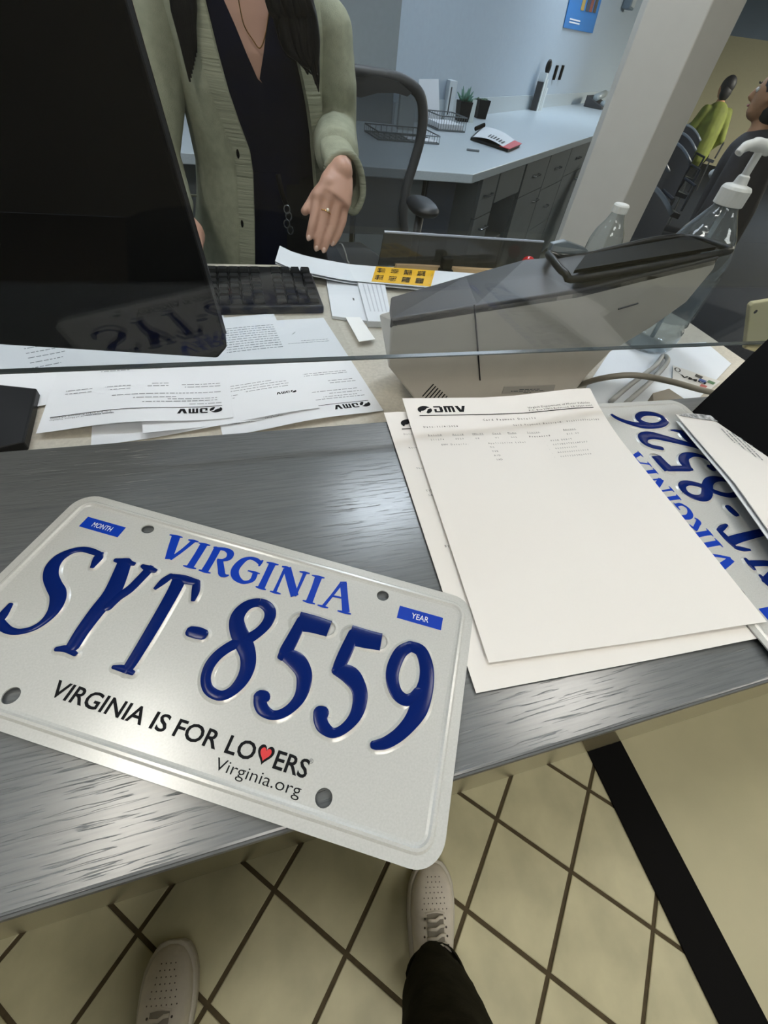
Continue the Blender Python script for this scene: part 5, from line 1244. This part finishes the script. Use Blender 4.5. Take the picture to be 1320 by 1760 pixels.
tr1 = trouser(trr).build('trouser_leg', OLIVEC, me_, smooth=True, solid=.003); tr2 = trouser(tll).build('trouser_leg', OLIVEC, me_, smooth=True, solid=.003)
MB().rings([oval((-.02, -.36, z), a, b, 30) for z, a, b in ((.66, .10, .07), (.70, .215, .115), (.78, .238, .135), (.86, .235, .138), (.94, .21, .135), (1.03, .185, .12))]).build('trouser_seat', OLIVEC, me_, smooth=True)

# ---- waiting area: chairs in a row and two seated people
WCH = M('dark_blue_seat', 0x1c232e, .4, spec=.5); WCT = M('pale_seat_edge', 0x56616c, .4)  # back edge strip set lighter than the seat
def waiting_chair(c, ang, label):
    t = thing('waiting_chair', c, label, 'chair', 'dark waiting chairs beyond the pillar'); R_ = Matrix.Rotation(ang, 3, 'Z'); c = Vector(c)
    f_ = lambda x, y, z: c + R_ @ Vector((x, y, z))
    MB().grid(lambda u, v: f_((u - .5) * .50, -.24 + .46 * v, .43 + .015 * math.cos((u - .5) * 4) - .02 * v), 8, 8).build('seat', WCH, t, smooth=True, solid=.04)
    def bk(u, v):
        x = (u - .5) * .52; h_ = .46 + (.40 - .10 * (2 * u - 1) ** 2 * 1.2) * v
        return f_(x, .22 + .07 * v - .06 * (2 * u - 1) ** 2, h_)
    MB().grid(bk, 12, 8).build('backrest', WCH, t, smooth=True, solid=.035)
    MB().tube([bk(k / 12, 1) + Vector((0, 0, .004)) for k in range(13)], .026, 8).build('back_edge', WCT, t, smooth=True)
    for sx in (-1, 1):
        for sy in (-1, 1): MB().tube([f_(.20 * sx, .18 * sy, .42), f_(.23 * sx, .22 * sy, 0)], .012, 6).build('leg', CHROME, t)
        MB().tube([f_(.26 * sx, .2, .45), f_(.27 * sx, .16, .64), f_(.27 * sx, -.16, .64), f_(.26 * sx, -.18, .44)], .013, 6).build('arm', CHROME if sx < 0 else WCH, t)
spots = [(2.24, 2.40), (3.30, 3.68), (4.05, 4.25), (4.85, 5.05), (5.75, 5.95), (7.7, 7.6)]
labs = ['dark waiting chair nearest the pillar, lowest in view', 'second dark waiting chair from the pillar, beyond the first gap', 'third dark waiting chair, mid row', 'fourth dark waiting chair of the row', 'fifth dark waiting chair, small in view', 'farthest dark waiting chair of the row']
for (x, y), l_ in zip(spots, labs): waiting_chair((x, y, 0), math.radians(-25), l_)
def sitter(c, ang, label, jm, hm, head_z=1.27, k=1.0):
    t = thing('person', (c[0], c[1], 0), label, 'person'); R_ = Matrix.Rotation(ang, 3, 'Z'); c = Vector(c)
    f_ = lambda x, y, z: Vector((c.x, c.y, 0)) + R_ @ Vector((x, y, z))
    m = MB(); hc_ = f_(0, -.10, head_z)
    limb(m, [f_(0, .02, .55), f_(0, 0, .80), f_(0, -.03, head_z - .26), f_(0, -.07, head_z - .12)], [.12, .12, .11, .05], 16)
    ff = face(m, hc_, 1.0, ang)
    for s_ in (-1, 1):
        limb(m, [f_(.17 * s_, -.03, head_z - .24), f_(.24 * s_, -.02, head_z - .50), f_(.13 * s_, -.10, head_z - .68), f_(.12 * s_, -.15, head_z - .70)], [.048, .04, .03, .032])
        limb(m, [f_(.10 * s_, .0, .54), f_(.12 * s_, -.42, .54), f_(.13 * s_, -.40, .08), f_(.14 * s_, -.53, .04)], [.08, .06, .045, .035])
    o = m.build('body', SKIND, t, smooth=True); remesh(o, .008, 3); face_parts(t, ff, 1.0)
    m = MB()
    limb(m, [f_(0, .02, .56), f_(0, 0, .80), f_(0, -.03, head_z - .27)], [.165, .165, .15], 18)
    for s_ in (-1, 1): limb(m, [f_(.15 * s_, -.03, head_z - .24), f_(.25 * s_, -.02, head_z - .50), f_(.135 * s_, -.09, head_z - .67)], [.072, .062, .045])
    o = m.build('jacket', jm, t, smooth=True); remesh(o, .012, 6)
    m = MB()
    for s_ in (-1, 1): limb(m, [f_(.10 * s_, .0, .54), f_(.12 * s_, -.42, .55), f_(.13 * s_, -.40, .12)], [.10, .078, .06])
    o = m.build('trousers', DARKC, t, smooth=True); remesh(o, .014, 4)
    m = MB(); m.ball(ff(0, .02, .03), (.086, .092, .102), 18, 12); m.ball(ff(0, .05, -.03), (.080, .06, .10), 16, 10)
    m.build('hair', hm, t, smooth=True)
    for s_ in (-1, 1): MB().ball(f_(.14 * s_, -.50, .035), (.045, .05, .035), 12, 8).build('shoe', BLACKM, t, smooth=True)
    return f_
q = Y(1362, 160, 2.5)
f_ = sitter((q.x + .02, q.y), math.radians(-150), 'seated person with dark hair in a dark grey jacket at the right edge', M('dark_grey_jacket', 0x2e2c2f, .8, noise=(14, .3)), M('dark_hair', 0x17161a, .6), head_z=q.z - .02)
a = f_(.03, -.175, q.z - .36)
pr2 = [o for o in bpy.data.objects if o.name.startswith('person') and 'right edge' in o.get('label', '')][0]
MB().ball(a + Vector((.02, 0, -.02)), (.026, .03, .024), 12, 8).build('pale_collar_badge', M('pale_grey_cloth', 0xb9bcbc, .7), pr2, smooth=True)
q = Y(1250, 160, 6.6)
sitter((q.x, q.y), math.radians(-200), 'distant seated person in a yellow-green vest over khaki', M('yellow_green_vest', 0x6c742e, .8, noise=(8, .3)), M('dark_hair', 0x17161a, .6), head_z=q.z + .04)
